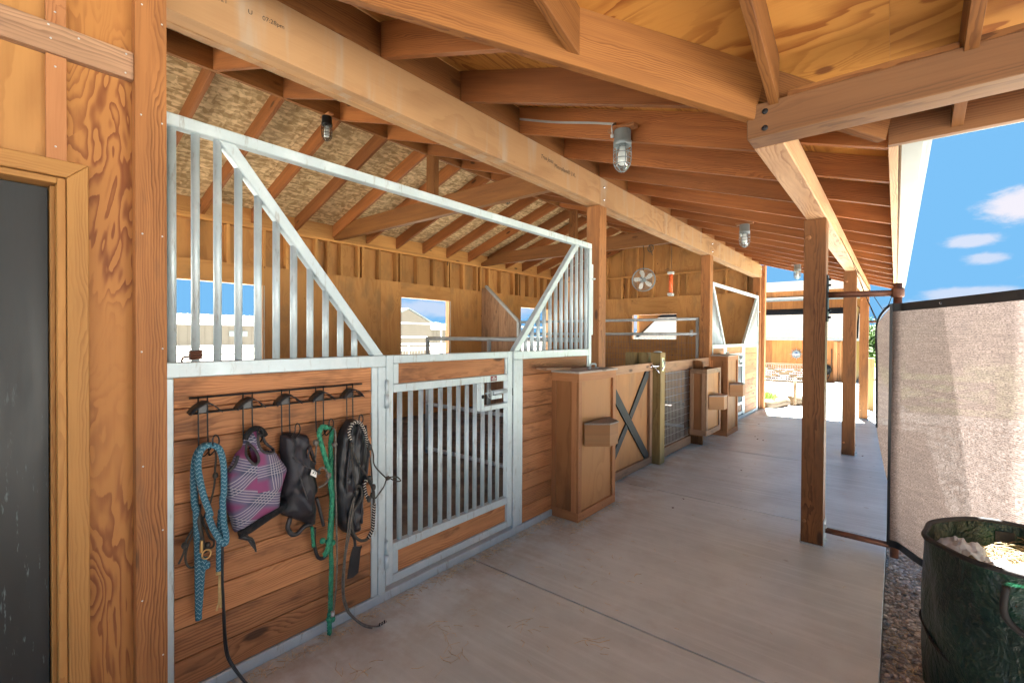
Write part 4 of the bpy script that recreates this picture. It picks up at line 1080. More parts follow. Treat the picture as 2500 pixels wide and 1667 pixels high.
# ---------------------------------------------------------------- feed boxes
def feed_box(y0, y1, z0, z1, label, lid, x0=-2.205, x1=-1.94, nose_z=.785):
    t = thing('feed_box', ((x0 + x1) / 2, (y0 + y1) / 2, z0), label, 'feed box', 'wooden feed boxes along the stall fronts')
    s = .052; e = .018
    m = MB()
    m.box(x1 - .034, x1 - .020, y0 + .02, y1 - .02, z0 + .02, z1 - .01, 'z'); m.build('front_panel', 'boxply', t); m = MB(); m.box(x0 + .02, x1 - .04, y0 + .015, y0 + .028, z0 + .02, z1 - .01, 'z')
    m.box(x0 + .02, x1 - .04, y1 - .028, y1 - .015, z0 + .02, z1 - .01, 'z'); m.box(x0, x0 + .012, y0 + .02, y1 - .02, z0, z1 - .01, 'z'); m.box(x0 + .02, x1 - .04, y0 + .03, y1 - .03, z0 + .02, z0 + .034, 'y')
    m.build('body', 'sideply', t)
    m = MB()
    m.mi = 1
    for k in range(9): m.lathe((x1, y0 + .014 + .008 * (k % 2), z0 + .12 + k * (z1 - z0 - .24) / 8), [(.0035, 0), (.0035, .0008), (0, .0008)], 6, 'x')
    for k in range(4): m.lathe((x1, y0 + .08 + k * .16, z0 + .03 + .006 * (k % 2)), [(.0035, 0), (.0035, .0008), (0, .0008)], 6, 'x')
    m.mi = 0
    m.box(x1 - .02, x1, y0, y0 + s, z0 + .071, z1 - .066, 'z'); m.box(x1 - .02, x1, y1 - s, y1, z0 + .071, z1 - .066, 'z')
    m.box(x1 - .0195, x1, y0, y1, z1 - .065, z1, 'y'); m.box(x1 - .0195, x1, y0, y1, z0, z0 + .070, 'y')
    for yy in (y0, y1 - e):
        m.box(x0, x0 + .045, yy, yy + e, z0 + .071, z1 - .066, 'z'); m.box(x1 - .066, x1 - .0205, yy, yy + e, z0 + .071, z1 - .066, 'z')
        m.box(x0, x1 - .0205, yy, yy + e, z1 - .065, z1, 'x'); m.box(x0, x1 - .0205, yy, yy + e, z0, z0 + .070, 'x')
    m.build('trim', ['trim' if lid else 'greyboard', 'cord'], t, .003)
    if lid:
        l = MB(); l.box(x0 + .0, x1 + .012, y0 - .012, y1 + .012, z1 + .001, z1 + .017, 'y')
        lo = l.build('lid', 'greytop', t, .002)
        h = MB(); yc = (y0 + y1) / 2 + .1; hx = -2.05
        h.tube(smooth_path([(hx, yc - .085, z1 + .02), (hx, yc - .05, z1 + .022), (hx, yc - .04, z1 + .055), (hx, yc + .04, z1 + .055), (hx, yc + .05, z1 + .022), (hx, yc + .085, z1 + .02)], 4), .008, 8)
        h.build('handle', 'galv', lo)
    n = MB(); zc, za = nose_z, nose_z - .19
    yc = y0 + .09
    pts = [(x1 + .001, yc), (x1 + .158, yc + .135), (x1 + .160, yc + .275), (x1 + .001, yc + .42)]
    n.prism([(p[0], p[1], za) for p in pts], (0, 0, zc - za - .0135), (0, 0, 1))
    n.mi = 1; n.prism([(p[0] + (.004 if p[0] > x1 + .05 else 0), p[1] + (-.006 if i < 2 else .006), zc - .013) for i, p in enumerate(pts)], (0, 0, .013), (0, 1, 0))
    n.build('scoop_box', ['boxply', 'greytop'], t, .002)
    return t
feed_box(3.212, 3.848, .004, 1.188, 'nearest and largest wooden feed box with a lid handle, beside the X braced gate', True)
feed_box(6.475, 7.115, .165, 1.058, 'middle feed box, open topped and hung clear of the floor behind the rounded fence board', False, x0=-2.16, nose_z=.70)
feed_box(7.478, 8.083, .004, 1.200, 'farthest feed box, tall with a lid, in front of the far stall front', True)
p = MB(); p.prism([(-2.155, 2.93, 1.225), (-2.155, 2.93, 1.240), (-2.155, 3.28, 1.228), (-2.155, 3.28, 1.211)], (.10, 0, 0), (0, 1, 0))
tag(p.build('loose_board', 'greyboard'), 'short grey board lying across the near stall planks behind the feed box lid', 'board')

# ---------------------------------------------------------------- middle bay: braced gate, posts, mesh fence
t = thing('braced_gate', (-2.21, 4.75, 0), 'plywood swing gate with dark X brace boards between feed box and fence post', 'gate')
m = MB(); m.box(-2.245, -2.225, 4.14, 5.268, .05, 1.15, 'z'); m.build('panel', 'boxply', t)
m = MB(); m.box(-2.224, -2.190, 4.13, 5.275, 1.095, 1.185, 'y'); m.box(-2.224, -2.190, 4.13, 5.275, .012, .096, 'y'); m.box(-2.224, -2.190, 5.205, 5.275, .0965, 1.0945, 'z'); m.box(-2.224, -2.190, 4.13, 4.19, .0965, 1.0945, 'z')
m.build('rail', 'greyboard', t, .003)
M['slate'] = wood('slate_board', (.055, .056, .056), (.026, .027, .028), (.02, .02, .02), ring=90, ringamt=.4, knots=.1, blotch=.3)
m = MB(); m.prism([(-2.224, 4.192, 1.06), (-2.224, 5.17, .10), (-2.224, 5.203, .10), (-2.224, 5.203, .20), (-2.224, 4.192, 1.094)][:0] or [(-2.224, 4.192, .98), (-2.224, 5.11, .098), (-2.224, 5.203, .098), (-2.224, 5.203, .145), (-2.224, 4.24, 1.093), (-2.224, 4.192, 1.093)], (.018, 0, 0), (0, 1, -1)); m.build('brace', 'slate', t, .002)
m = MB()
for q in ([(4.192, .098), (4.25, .098), (4.675, .508), (4.62, .560), (4.192, .16)], [(4.76, .590), (5.203, 1.02), (5.203, 1.093), (5.13, 1.093), (4.705, .642)]):
    m.prism([(-2.224, a, z) for a, z in q], (.0165, 0, 0), (0, 1, 1))
m.build('brace', 'slate', t, .002)
l = MB(); l.lathe((-2.189, 5.225, 1.145), [(.022, 0), (.022, .006), (.01, .01), (0, .01)], 12, 'x'); l.tube(smooth_path([(-2.178, 5.225, 1.155), (-2.15, 5.25, 1.15), (-2.13, 5.29, 1.15), (-2.135, 5.32, 1.19)], 4), .010, 8)
l.tube(smooth_path([(-2.165, 5.27, 1.14), (-2.13, 5.26, 1.10), (-2.12, 5.285, 1.07)], 4), .009, 8); l.tube(cylpts((-2.17, 5.20, 1.165), (-2.16, 5.25, 1.13)), .011, 8); l.build('gate_latch', 'chrome', t)

t = thing('fence_post', (-2.16, 5.37, 0), 'greenish treated square post with a small cap between the braced gate and the mesh fence', 'post')
m = MB(); m.box(-2.225, -2.105, 5.30, 5.44, 0, 1.305, 'z'); m.build('shaft', 'treated', t, .006)
m = MB(); m.lathe((-2.17, 5.37, 1.3055), [(.048, 0), (.046, .008), (.03, .014), (0, .018)], 16); m.build('cap', 'galv', t)
m = MB(); m.tube(smooth_path([(-2.103, 5.33, 1.10), (-2.085, 5.345, 1.14), (-2.085, 5.36, 1.19), (-2.103, 5.36, 1.225)], 4), .008, 8); m.box(-2.1045, -2.098, 5.32, 5.38, 1.09, 1.24); m.build('latch_keeper', 'chrome', t)
m = MB(); m.box(-2.52, -2.40, 5.24, 5.38, 0, 1.30, 'z'); m.box(-2.398, -2.28, 5.33, 5.43, 0, 1.30, 'z')
tag(m.build('rear_fence_post', 'treated'), 'pair of treated timbers standing just behind the capped fence post', 'post')

t = thing('mesh_fence', (-2.2, 6.4, 0), 'low fence of grey boards and welded wire mesh beside the capped post', 'fence')
m = MB(); m.box(-2.225, -2.190, 5.445, 7.40, 1.05, 1.182, 'y'); m.box(-2.225, -2.187, 5.445, 6.60, .008, .125, 'y'); m.build('rail', 'greyboard', t, .003)
m = MB(); w = .145
pts = [(-2.17, 6.62, 0.0), (-2.17, 6.62, 1.10), (-2.17, 6.635, 1.145), (-2.17, 6.67, 1.165), (-2.17, 6.72, 1.165)]
m.prism([(-2.186, 6.665, 0), (-2.186, 6.705, 0), (-2.186, 6.705, 1.165), (-2.186, 6.665, 1.165)], (.001, 0, 0))
m = MB()
bp = [(-2.30, 0), (-2.05, 0), (-2.05, 1.10), (-2.06, 1.135), (-2.085, 1.158), (-2.12, 1.165), (-2.186, 1.165), (-2.186, 1.05), (-2.226, 1.05), (-2.30, 1.05)]
m.prism([(x, 6.665, z) for x, z in bp], (0, .038, 0), (0, 0, 1)); m.build('end_board', 'post', t, .003)
m = MB(); y = 5.46
while y < 6.66: m.tube(cylpts((-2.236, y, .10), (-2.236, y, 1.08)), .003, 5, cap=False); y += .0505
z = .13
while z < 1.07: m.tube(cylpts((-2.232, 5.445, z), (-2.232, 6.66, z)), .003, 5, cap=False); z += .0995
m.build('wire_mesh', 'wire', t)
m = MB(); m.bar((-2.9, 5.6, .60), (-2.9, 6.15, .58), .02, .015); tag(m.build('pale_stick', 'white'), 'thin white stick visible through the mesh fence', 'stick')
for i, (x, y, w_) in enumerate(((-3.3, 5.9, .5), (-3.1, 6.6, .35))):
    pass

# ---------------------------------------------------------------- lamps
def jar_lamp(x, y, ztop, mat='greylamp'):
    t = thing('caged_lamp', (x, y, ztop), '', 'lamp')
    m = MB(); m.box(x - .09, x + .09, y - .03, y + .03, ztop, ztop + .022, 'x'); m.build('mounting_block', 'trim', t, .004)
    m = MB(); m.lathe((x, y, ztop), [(.050, 0), (.052, -.01), (.052, -.065), (.056, -.07), (.056, -.095), (.050, -.10)], 20); m.build('housing', mat, t)
    m = MB(); m.lathe((x, y, ztop), [(.043, -.101), (.045, -.16), (.043, -.20), (.034, -.228), (.018, -.243), (.0, -.248)], 20); m.build('globe', 'globe', t)
    m = MB(); m.lathe((x, y, ztop), [(.018, -.10), (.020, -.125), (.027, -.15), (.028, -.19), (.02, -.212), (0, -.218)], 16); m.build('bulb', 'bulb', t)
    m = MB()
    for z, r in ((-.112, .054), (-.145, .054), (-.18, .053), (-.212, .048)):
        m.tube([(x + r * math.cos(a), y + r * math.sin(a), ztop + z) for a in [2 * PI * k / 20 for k in range(20)]], .0028, 5, closed=True)
    for k in range(6):
        a = PI / 3 * k + .3; c, s_ = math.cos(a), math.sin(a)
        m.tube(smooth_path([(x + .053 * c, y + .053 * s_, ztop - .095), (x + .054 * c, y + .054 * s_, ztop - .18), (x + .046 * c, y + .046 * s_, ztop - .22), (x + .022 * c, y + .022 * s_, ztop - .250), (x, y, ztop - .256)], 4), .0028, 5)
    m.build('cage', mat, t)
    return t
l1 = jar_lamp(-1.33, 2.70, 2.765)
l1['label'] = 'nearest caged jar lamp under the porch rafters, fed by a grey cable'
m = MB()
for dz in (0, .007): m.tube(smooth_path([(-2.19, 2.757, 3.10 + dz), (-1.9, 2.756, 2.995 + dz), (-1.6, 2.755, 2.905 + dz), (-1.42, 2.75, 2.845 + dz), (-1.385, 2.70, 2.82 + dz), (-1.38, 2.655, 2.79), (-1.372, 2.645, 2.735)], 5), .0042, 6)
m.lathe((-1.372, 2.645, 2.715), [(.01, .0), (.012, .012), (.008, .02)], 8); m.build('cable', 'cable', l1)
for x, y, z, lb in ((-1.33, 5.75, 2.755, 'second caged jar lamp under the porch rafters, halfway along'), (-1.33, 9.41, 2.75, 'farthest caged jar lamp under the porch rafters, against the sky')):
    c = copy_tree(l1); c.location = (x, y, z); c['label'] = lb
    for ch in list(c.children):
        if ch.name.startswith('cable'): bpy.data.objects.remove(ch)
l1['group'] = 'jar lamps under the porch roof'
for x, y, z, lb in ((XR, 2.62, 3.80, 'dark caged lamp on the ridge above the near stall'), (XR, 5.62, 3.80, 'small caged lamp on the ridge beyond the first tie beam')):
    k = jar_lamp(x, y, z, 'black'); k['label'] = lb; k['group'] = 'caged lamps on the ridge'
for o in bpy.data.objects:
    if o.name.startswith('caged_lamp') and 'porch' in o['label']: o['group'] = 'jar lamps under the porch roof'

# ---------------------------------------------------------------- fan and orange tube
fc = V((-3.2, 7.30, 2.42))
t = thing('wall_fan', fc, 'round grey caged fan hanging tilted below the second tie beam', 'fan')
nrm = V((.75, -1, -.25)).normalized(); u = nrm.cross(V((0, 0, 1))).normalized(); v = u.cross(nrm)
m = MB(); Rf = .185
for k in range(6):
    rr = Rf * (k + 1) / 6; off = .035 * math.sqrt(max(0, 1 - (rr / Rf) ** 2))
    m.tube([fc + nrm * (off + .02) + (u * math.cos(a) + v * math.sin(a)) * rr for a in [2 * PI * j / 28 for j in range(28)]], .0016 if k < 5 else .006, 5, closed=True)
    if k > 2: m.tube([fc - nrm * (off + .02) + (u * math.cos(a) + v * math.sin(a)) * rr for a in [2 * PI * j / 28 for j in range(28)]], .0014 if k < 5 else .006, 5, closed=True)
for k in range(40):
    a = 2 * PI * k / 40; d_ = u * math.cos(a) + v * math.sin(a)
    m.tube([fc + nrm * .055 + d_ * .03, fc + nrm * .048 + d_ * .10, fc + nrm * .02 + d_ * Rf], .0012, 4)
m.build('cage', 'greylamp', t)
for k in range(5):
    a = 2 * PI * k / 5; d_ = u * math.cos(a) + v * math.sin(a); e_ = nrm.cross(d_)
    m = MB(); pts = [fc + d_ * .03 - e_ * .015, fc + d_ * .09 - e_ * .04 + nrm * .01, fc + d_ * .155 - e_ * .03 + nrm * .012, fc + d_ * .165 + e_ * .01, fc + d_ * .13 + e_ * .035 - nrm * .012, fc + d_ * .03 + e_ * .012]
    m.prism(pts, nrm * .003); m.build('blade', 'blade_fan', t)
m = MB(); q = []
for h, r in ((.06, 0), (.058, .02), (.045, .032), (-.05, .032), (-.11, .05), (-.16, .03), (-.165, 0)): q.append((r, h))
vs = []; fs = []; n = 14
for r, h in q:
    for j in range(n):
        a = 2 * PI * j / n; vs.append(fc + nrm * h + (u * math.cos(a) + v * math.sin(a)) * r)
for i in range(len(q) - 1):
    for j in range(n): fs.append((i * n + j, i * n + (j + 1) % n, (i + 1) * n + (j + 1) % n, (i + 1) * n + j))
m._add(vs, fs, [(0, 0, 0)] * len(vs), .5, True); m.build('motor', 'greylamp', t)
m = MB(); m.tube(smooth_path([fc - nrm * .14, fc + V((-.03, .05, .16)), fc + V((-.04, .10, .42)), fc + V((-.06, .12, .585))], 5), .006, 6); m.build('hanger', 'black', t)
m = MB(); cc = V((-3.12, 7.40, 2.94))
for k in range(3): m.tube([cc + V((.05 * math.cos(a), -.01 - .006 * k, .055 * math.sin(a) - .004 * k)) for a in [2 * PI * j / 16 for j in range(16)]], .004, 5, closed=True)
m.tube(smooth_path([cc + V((-.02, -.01, .06)), cc + V((0, -.02, -.03)), cc + V((.035, -.02, -.12))], 4), .005, 5)
tag(m.build('coiled_cord', 'cord'), 'small coil of dark cord hooked under the second tie beam above the fan', 'cord')

hx, hy = -2.78, 7.38
t = thing('hanging_tube', (hx, hy, 2.14), 'orange mottled tube with white end caps hanging on a wire', 'hanging tube')
m = MB(); m.tube(cylpts((hx, hy, 2.185), (hx, hy, 2.48)), .032, 16); m.build('tube', 'heaterred', t)
for z in (2.14, 2.48):
    m = MB(); m.box(hx - .042, hx + .042, hy - .042, hy + .042, z, z + .047); m.build('end_cap', 'white', t, .006)
m = MB(); m.tube(smooth_path([(hx, hy, 2.53), (hx + .005, hy, 2.75), (hx - .005, hy, 3.0)], 3), .004, 5); m.tube(smooth_path([(hx, hy, 2.54), (hx - .05, hy, 2.575), (hx - .09, hy - .01, 2.56)], 3), .003, 5); m.build('wire', 'cord', t)

# ---------------------------------------------------------------- shade screen and its pipes
t = thing('screen_pole', (.007, 4.1, 0), 'brown steel pole with two arms bolted to the nearest porch post', 'pipe frame')
m = MB(); m.tube(cylpts((.007, 4.1, .0), (.007, 4.1, 1.855)), .0245, 14); m.lathe((.007, 4.1, 1.76), [(.033, 0), (.036, .01), (.036, .05), (.033, .062)], 14); m.build('pole', 'rust', t)
m = MB(); m.tube(cylpts((-.378, 4.03, 1.79), (-.02, 4.1, 1.79)), .0215, 12); m.build('arm', 'rust', t)
m = MB(); m.tube(cylpts((-.378, 4.03, .105), (-.018, 4.1, .075)), .020, 12); m.build('arm', 'rust', t)
m = MB(); m.box(-.384, -.376, 3.985, 4.07, 1.60, 1.93)
for z in (1.63, 1.68, 1.86, 1.9): m.tube(cylpts((-.376, 4.03, z), (-.36, 4.03, z)), .009, 6)
m.build('bracket', 'black', t)
m = MB(); m.tube(cylpts((-.378, 10.82, 1.79), (.0, 10.9, 1.79)), .02, 10); m.tube(cylpts((-.378, 10.82, .06), (.0, 10.9, .05)), .014, 8); m.tube(cylpts((0, 10.9, -.07), (0, 10.9, 1.85)), .022, 10)
tag(m.build('far_screen_pole', 'rust'), 'far steel pole and arms bolted to the third porch post', 'pipe frame')

def cloth_sheet(path, z0f, z1f, nu=60, nv=24, amp=.012, mb=None):
    m = mb or MB(); path = [V(p) for p in path]
    L = [0]
    for a, c in zip(path, path[1:]): L.append(L[-1] + (c - a).length)
    tot = L[-1]; vs = []; gs = []
    for i in range(nu + 1):
        d_ = tot * i / nu; k = 0
        while k < len(L) - 2 and L[k + 1] < d_: k += 1
        f_ = (d_ - L[k]) / (L[k + 1] - L[k]); p = path[k] + (path[k + 1] - path[k]) * f_
        tdir = (path[k + 1] - path[k]).normalized(); nn = V((tdir.y, -tdir.x, 0))
        for j in range(nv + 1):
            w_ = j / nv; z = z0f(d_ / tot) * (1 - w_) + z1f(d_ / tot) * w_
            off = amp * mnoise.noise(V((d_ * 2.2, z * .8, 3.1))) * 2
            vs.append((p.x + nn.x * off, p.y + nn.y * off, z)); gs.append((p.x, p.y, z))
    fs = [(i * (nv + 1) + j, (i + 1) * (nv + 1) + j, (i + 1) * (nv + 1) + j + 1, i * (nv + 1) + j + 1) for i in range(nu) for j in range(nv)]
    m._add(vs, fs, gs, .5, True); return m
sp = [(-.024, 4.069, 0), (.030, 4.062, 0), (.132, 3.86, 0), (.45, 3.235, 0), (.62, 3.13, 0), (1.0, 3.07, 0), (1.7, 3.0, 0)]
t = thing('shade_screen', (.9, 3.1, 0), 'brown woven shade cloth stretched from the pole, behind the green bag', 'screen')
zt_ = lambda f: 1.715
cloth_sheet(sp, lambda f: .125, lambda f: 1.665).build('cloth', 'screen', t)
for za_, zc_ in ((1.665, 1.717), (.075, .125)): cloth_sheet(sp, lambda f: za_, lambda f: zc_, nv=1).build('hem', 'blackplastic', t)
for x, y, z in ((.20, 3.725, 1.69), (.52, 3.19, 1.69), (.105, 3.91, .10), (.9, 3.08, 1.69)):
    m = MB(); m.tube([(x + .006 * math.cos(a) * .5, y - .006 * math.cos(a) * .9, z + .006 * math.sin(a)) for a in [2 * PI * j / 10 for j in range(10)]], .0025, 5, closed=True); m.build('grommet', 'chrome', t)
m = MB(); m.box(-.034, -.018, 4.058, 4.066, .09, 1.715); m.build('hem', 'blackplastic', t)
# narrow return flap of the same cloth, pulled back with cords
t2 = thing('screen_flap', (-.05, 4.3, 0), 'narrow rolled-back end of the shade cloth left of the pole', 'screen')
m = MB(); cloth_sheet([(.0, 4.13, 0), (-.05, 4.26, 0), (-.105, 4.42, 0)], lambda f: .30 + .5 * f * f, lambda f: 1.715 - .03 * f - .10 * f * f, 14, 40, .03, m); m.build('cloth', 'screen', t2)
m = MB(); m.tube(smooth_path([(.0, 4.13, 1.715), (-.05, 4.26, 1.70), (-.107, 4.42, 1.59), (-.107, 4.42, 1.3), (-.10, 4.42, .82)], 6), .010, 6); m.build('hem', 'blackplastic', t2)
m = MB()
for a, c in (((-.07, 4.33, 1.68), (-.384, 5.0, 2.36)), ((-.11, 4.42, 1.62), (-.384, 6.2, 2.36)), ((-.07, 4.30, 1.70), (-.02, 4.1, 1.78)), ((-.11, 4.42, 1.60), (-.384, 7.3, 2.34)), ((-.384, 5.0, 2.36), (-.384, 9.5, 2.40))):
    a, c = V(a), V(c); mid = (a + c) / 2 + V((0, 0, -.03)); m.tube(smooth_path([a, mid, c], 6), .0028, 4)
tag(m.build('guy_cords', 'cord'), 'thin dark cords tying the shade cloth back to the porch beam', 'cord')
# ---------------------------------------------------------------- tack rack and what hangs on it
XW = XF - .008
t = thing('tack_rack', (XW + .02, 1.02, 1.16), 'black wire bridle rack with five hooks on the plank panel', 'tack rack')
m = MB()
for z in (1.2265, 1.163): m.tube(cylpts((XW + .016, .632, z), (XW + .016, 1.416, z)), .0042, 8)
m.build('rail', 'black', t)
HK = []
for a, c in ITEMS['hooks']:
    m = MB(); x = XW + .024; zl = 1.035
    yc = (a + c) / 2
    m.tube(smooth_path([(x - .004, a, 1.232), (x, a, zl + .02), (x + .012, a, zl - .03), (x + .03, a + .012, zl - .04), (x + .058, yc + .012, zl + .0), (x + .062, yc + .014, zl + .03), (x + .060, yc + .024, zl + .043), (x + .060, yc + .036, zl + .03), (x + .055, yc + .037, zl), (x + .03, c + .0, zl - .04), (x + .012, c, zl - .03), (x, c, zl + .02), (x - .004, c, 1.232)], 4), .003, 7)
    hk = m.build('hook', 'black', t); HK.append(yc)
    m = MB(); n = 12; vs = []; fs = []
    wdt = .056
    for i in range(n + 1):
        f = i / n * 2 - 1
        y = yc + f * wdt; z = 1.210 - .040 * abs(f) ** 1.9
        for xx in (x - .006, x + .052 - .006 * f * f):
            for dz in (0, .0035): vs.append((xx, y, z + dz - (.008 if xx > x else 0)))
    for i in range(n):
        b = i * 4; e = b + 4
        for p, q in ((0, 1), (1, 3), (3, 2), (2, 0)): fs.append((b + p, b + q, e + q, e + p))
    m._add(vs, fs, [(0, 0, 0)] * len(vs), .5, True); m.box(x - .008, x - .004, yc - .018, yc + .018, 1.163, 1.20); m.build('cradle', 'blackplastic', hk)

def P3(name, x, dz=0.0):
    return [V((x, y, max(z, .012))) for y, z in ITEMS[name]]
def ptube(m, name, x, r, sub=6, n=8, ends=None):
    pts = smooth_path(P3(name, x), sub)
    m.tube(pts, r, n); return m
# blue rope
t = thing('blue_lead_rope', (-2.13, .70, .34), 'thick blue and white braided lead rope looped over the leftmost hook', 'lead rope')
m = MB(); ptube(m, 'blueA', -2.155, .0118, n=14); ptube(m, 'blueB', -2.150, .0105, n=12); ptube(m, 'blueC', -2.118, .0120, n=14); ptube(m, 'blueD', -2.140, .0115, n=14); m.build('rope', 'blue', t)
m = MB(); ptube(m, 'tassel', -2.138, .0040); ptube(m, 'tassel2', -2.136, .0050); m.tube([(-2.14, .7251, .50), (-2.14, .7251, .515)], .0125, 10); m.build('tassel', 'rawhide', t)
m = MB(); ptube(m, 'clip', -2.125, .0065); y, z = ITEMS['ring'][0]
m.tube([(-2.125, y + .016 * math.cos(a), z + .018 * math.sin(a)) for a in [2 * PI * j / 16 for j in range(16)]], .003, 6, closed=True); m.build('snap_hook', 'brass', t)
t = thing('rope_halter', (-2.15, .66, .6), 'thin dark rope halter hanging behind the blue lead rope', 'halter')
m = MB()
for nme, r in (('halt1', .0040), ('halt2', .0042), ('halt3', .0042), ('halt4', .0042)): ptube(m, nme, -2.160, r)
for y, z in ((.7155, .905), (.607, .655), (.688, .63), (.660, .72)): m.lathe((-2.152, y, z), [(0, .013), (.008, .010), (.011, 0), (.008, -.010), (0, -.013)], 10)
m.tube(smooth_path([(-2.165, .66, .80), (-2.15, .655, .74), (-2.155, .667, .66), (-2.16, .68, .60)], 5), .010, 8)
m.build('cord', 'cord', t)
t = thing('black_strap', (-2.12, .77, .1), 'long doubled black strap trailing from the blue rope onto the floor', 'strap')
for nme, x in (('strap', -2.128), ('strap2', -2.135)):
    pts = smooth_path(P3(nme, x), 6)
    for i, p in enumerate(pts): p.x += max(0, .14 - p.z) * .55
    m = MB(); m.tube(pts, .0052, 8); m.build('band', 'leather', t)

# masks
def puffy(name, poly, x0, depth, mats, parent, rim=.05, holes=(), wr=.012, wfreq=9, step=.008, base=0.0, seedz=0.0, gscale=1.0, ycen=0, zcen=0):
    poly = [(y, z) for y, z in poly]
    sm = smooth_path([(0, y, z) for y, z in poly + [poly[0]]], 4)[:-1]; bd = [(p.y, p.z) for p in sm]
    pts = [V(p) for p in bd]; nb = len(bd); edges = [(i, (i + 1) % nb) for i in range(nb)]
    hb_ = []
    for h in holes:
        hs = smooth_path([(0, y, z) for y, z in h + [h[0]]], 4)[:-1]; hp = [(p.y, p.z) for p in hs]; hb_.append(hp)
        o = len(pts); pts += [V(p) for p in hp]; edges += [(o + i, o + (i + 1) % len(hp)) for i in range(len(hp))]
    ys = [p[0] for p in bd]; zs = [p[1] for p in bd]
    y = min(ys)
    while y < max(ys):
        z = min(zs)
        while z < max(zs):
            q = (y + random.uniform(-.001, .001), z + random.uniform(-.001, .001))
            if in_poly(q, bd) and seg_dist(q, bd) > step * .6 and all(seg_dist(q, h) > step * .6 for h in hb_): pts.append(V(q))
            z += step
        y += step
    vv, _, ff, *_r = delaunay_2d_cdt(pts, edges, [list(range(nb))], 2, 1e-6)
    m = MB(); hs = []; vs = []
    for q in vv:
        dd = seg_dist(q, bd); k = min(1, dd / rim); h = depth * math.sqrt(max(0, 1 - (1 - k) ** 2))
        inh = 0
        for hp in hb_:
            e = seg_dist(q, hp)
            if in_poly(q, hp) and e > .003: inh = min(1, e / .012)
        w = mnoise.noise(V((q[0] * wfreq, q[1] * wfreq * .5, seedz))) * wr * k * 2 + mnoise.noise(V((q[0] * wfreq * 3, q[1] * wfreq * 1.2, seedz + 5))) * wr * .7 * k
        h = max(.002, h + w) * (1 - .82 * inh) + base
        vs.append((x0 + h, q[0], q[1]))
    n = len(vs)
    fs = []; mi = []
    for f in ff:
        c = (sum(vs[i][1] for i in f) / len(f), sum(vs[i][2] for i in f) / len(f))
        hole = any(in_poly(c, hp) for hp in hb_)
        a, b_, d_ = (V(vs[f[0]]), V(vs[f[1]]), V(vs[f[2]]))
        if (b_ - a).cross(d_ - a).x < 0: f = tuple(reversed(f))
        fs.append(tuple(f)); mi.append(1 if hole else 0)
    gs = [((v[0]) * gscale, (v[1] - ycen) * gscale, (v[2] - zcen) * gscale) for v in vs]
    for k in (0, 1):
        m.mi = k; sel = [f for f, q in zip(fs, mi) if q == k]
        if k == 0: m._add(vs, sel, gs, .5, True)
        elif sel:
            for f in sel: m.f.append(f); m.m.append(1); m.smooth.append(True)
    # flat back
    m.mi = 0; bk = [(x0, v[1], v[2]) for v in vs]; m._add(bk, [tuple(reversed(f)) for f in fs], gs, .5, True)
    def surf(y, z, lift=.002):
        k = min(1, seg_dist((y, z), bd) / rim) if in_poly((y, z), bd) else 0
        return x0 + base + depth * math.sqrt(max(0, 1 - (1 - k) ** 2)) + lift
    m.build(name, mats, parent); return surf
def loop_tube(m, poly, x, r, xf=None):
    pts = smooth_path([(x if xf is None else xf(y, z), y, z) for y, z in poly + [poly[0]]], 4)[:-1]
    m.tube(pts, r, 8, closed=True)

t = thing('plaid_fly_mask', (-2.15, .88, .65), 'pink and purple plaid fly mask with grey bound ear holes on the second hook', 'fly mask')
pl = ITEMS['plaid']
sf = puffy('fabric', pl, -2.165, .075, ['plaid', 'blackcloth'], t, rim=.07, holes=[ITEMS['ear1'][:], ITEMS['ear2'][:]], wr=.006, seedz=1.0, ycen=.855, zcen=.83)
m = MB(); loop_tube(m, ITEMS['ear1'], 0, .0058, sf); loop_tube(m, ITEMS['ear2'], 0, .0055, sf)
m.tube(smooth_path([(-2.135, y, z) for y, z in ITEMS['plaid_left']], 5), .007, 8); m.build('binding', 'greytrim', t)
m = MB(); m.tube(smooth_path([(-2.145, y, z) for y, z in ITEMS['plaid_top']], 5), .012, 10); m.build('crown_band', 'fleece', t)
m = MB(); m.tube(smooth_path([(-2.115, y, z + .006) for y, z in ITEMS['plaid_band']], 5), .0165, 12); m.build('fleece_band', 'fleece', t)
m = MB(); s5 = [(y, z) for y, z in ITEMS['plaid_strap']]
m.prism([(-2.135, y, z) for y, z in s5], (.006, 0, 0), (0, 0, 1)); m.tube(smooth_path([(-2.13, .80, .635), (-2.125, .825, .618), (-2.13, .85, .60), (-2.135, .866, .545)], 4), .012, 8, r2=.004); m.build('strap', 'blackplastic', t)
t = thing('black_fly_mask', (-2.15, 1.06, .6), 'crumpled black fly mask with a small white tag on the middle hook', 'fly mask')
sf = puffy('fabric', ITEMS['black1'], -2.168, .065, ['blackcloth', 'leather'], t, rim=.06, holes=[ITEMS['ear3']], wr=.034, wfreq=13, seedz=4.0)
m = MB(); loop_tube(m, ITEMS['ear3'], 0, .0045, sf); m.tube(smooth_path([(-2.105, 1.03, .87), (-2.085, 1.05, .80), (-2.09, 1.08, .70), (-2.11, 1.12, .63)], 5), .004, 6); m.tube(smooth_path([(-2.10, 1.01, .93), (-2.082, 1.06, .885), (-2.085, 1.10, .86), (-2.10, 1.14, .83)], 5), .004, 6); m.build('binding', 'greytrim', t)
m = MB()
for nme, x, r in (('black1_strap', -2.15, .011), ('black1_strap2', -2.11, .008), ('black1_strap3', -2.16, .0085)): m.tube(smooth_path([(x, y, z) for y, z in ITEMS[nme]], 5), r, 8)
m.build('strap', 'leather', t)
m = MB(); q = ITEMS['tag']; m.prism([(-2.092, y, z) for y, z in q], (.0015, 0, 0), (0, 1, 0)); m.mi = 1
(ya, za), (yb_, zb_), (yc_, zc_), (yd, zd) = q
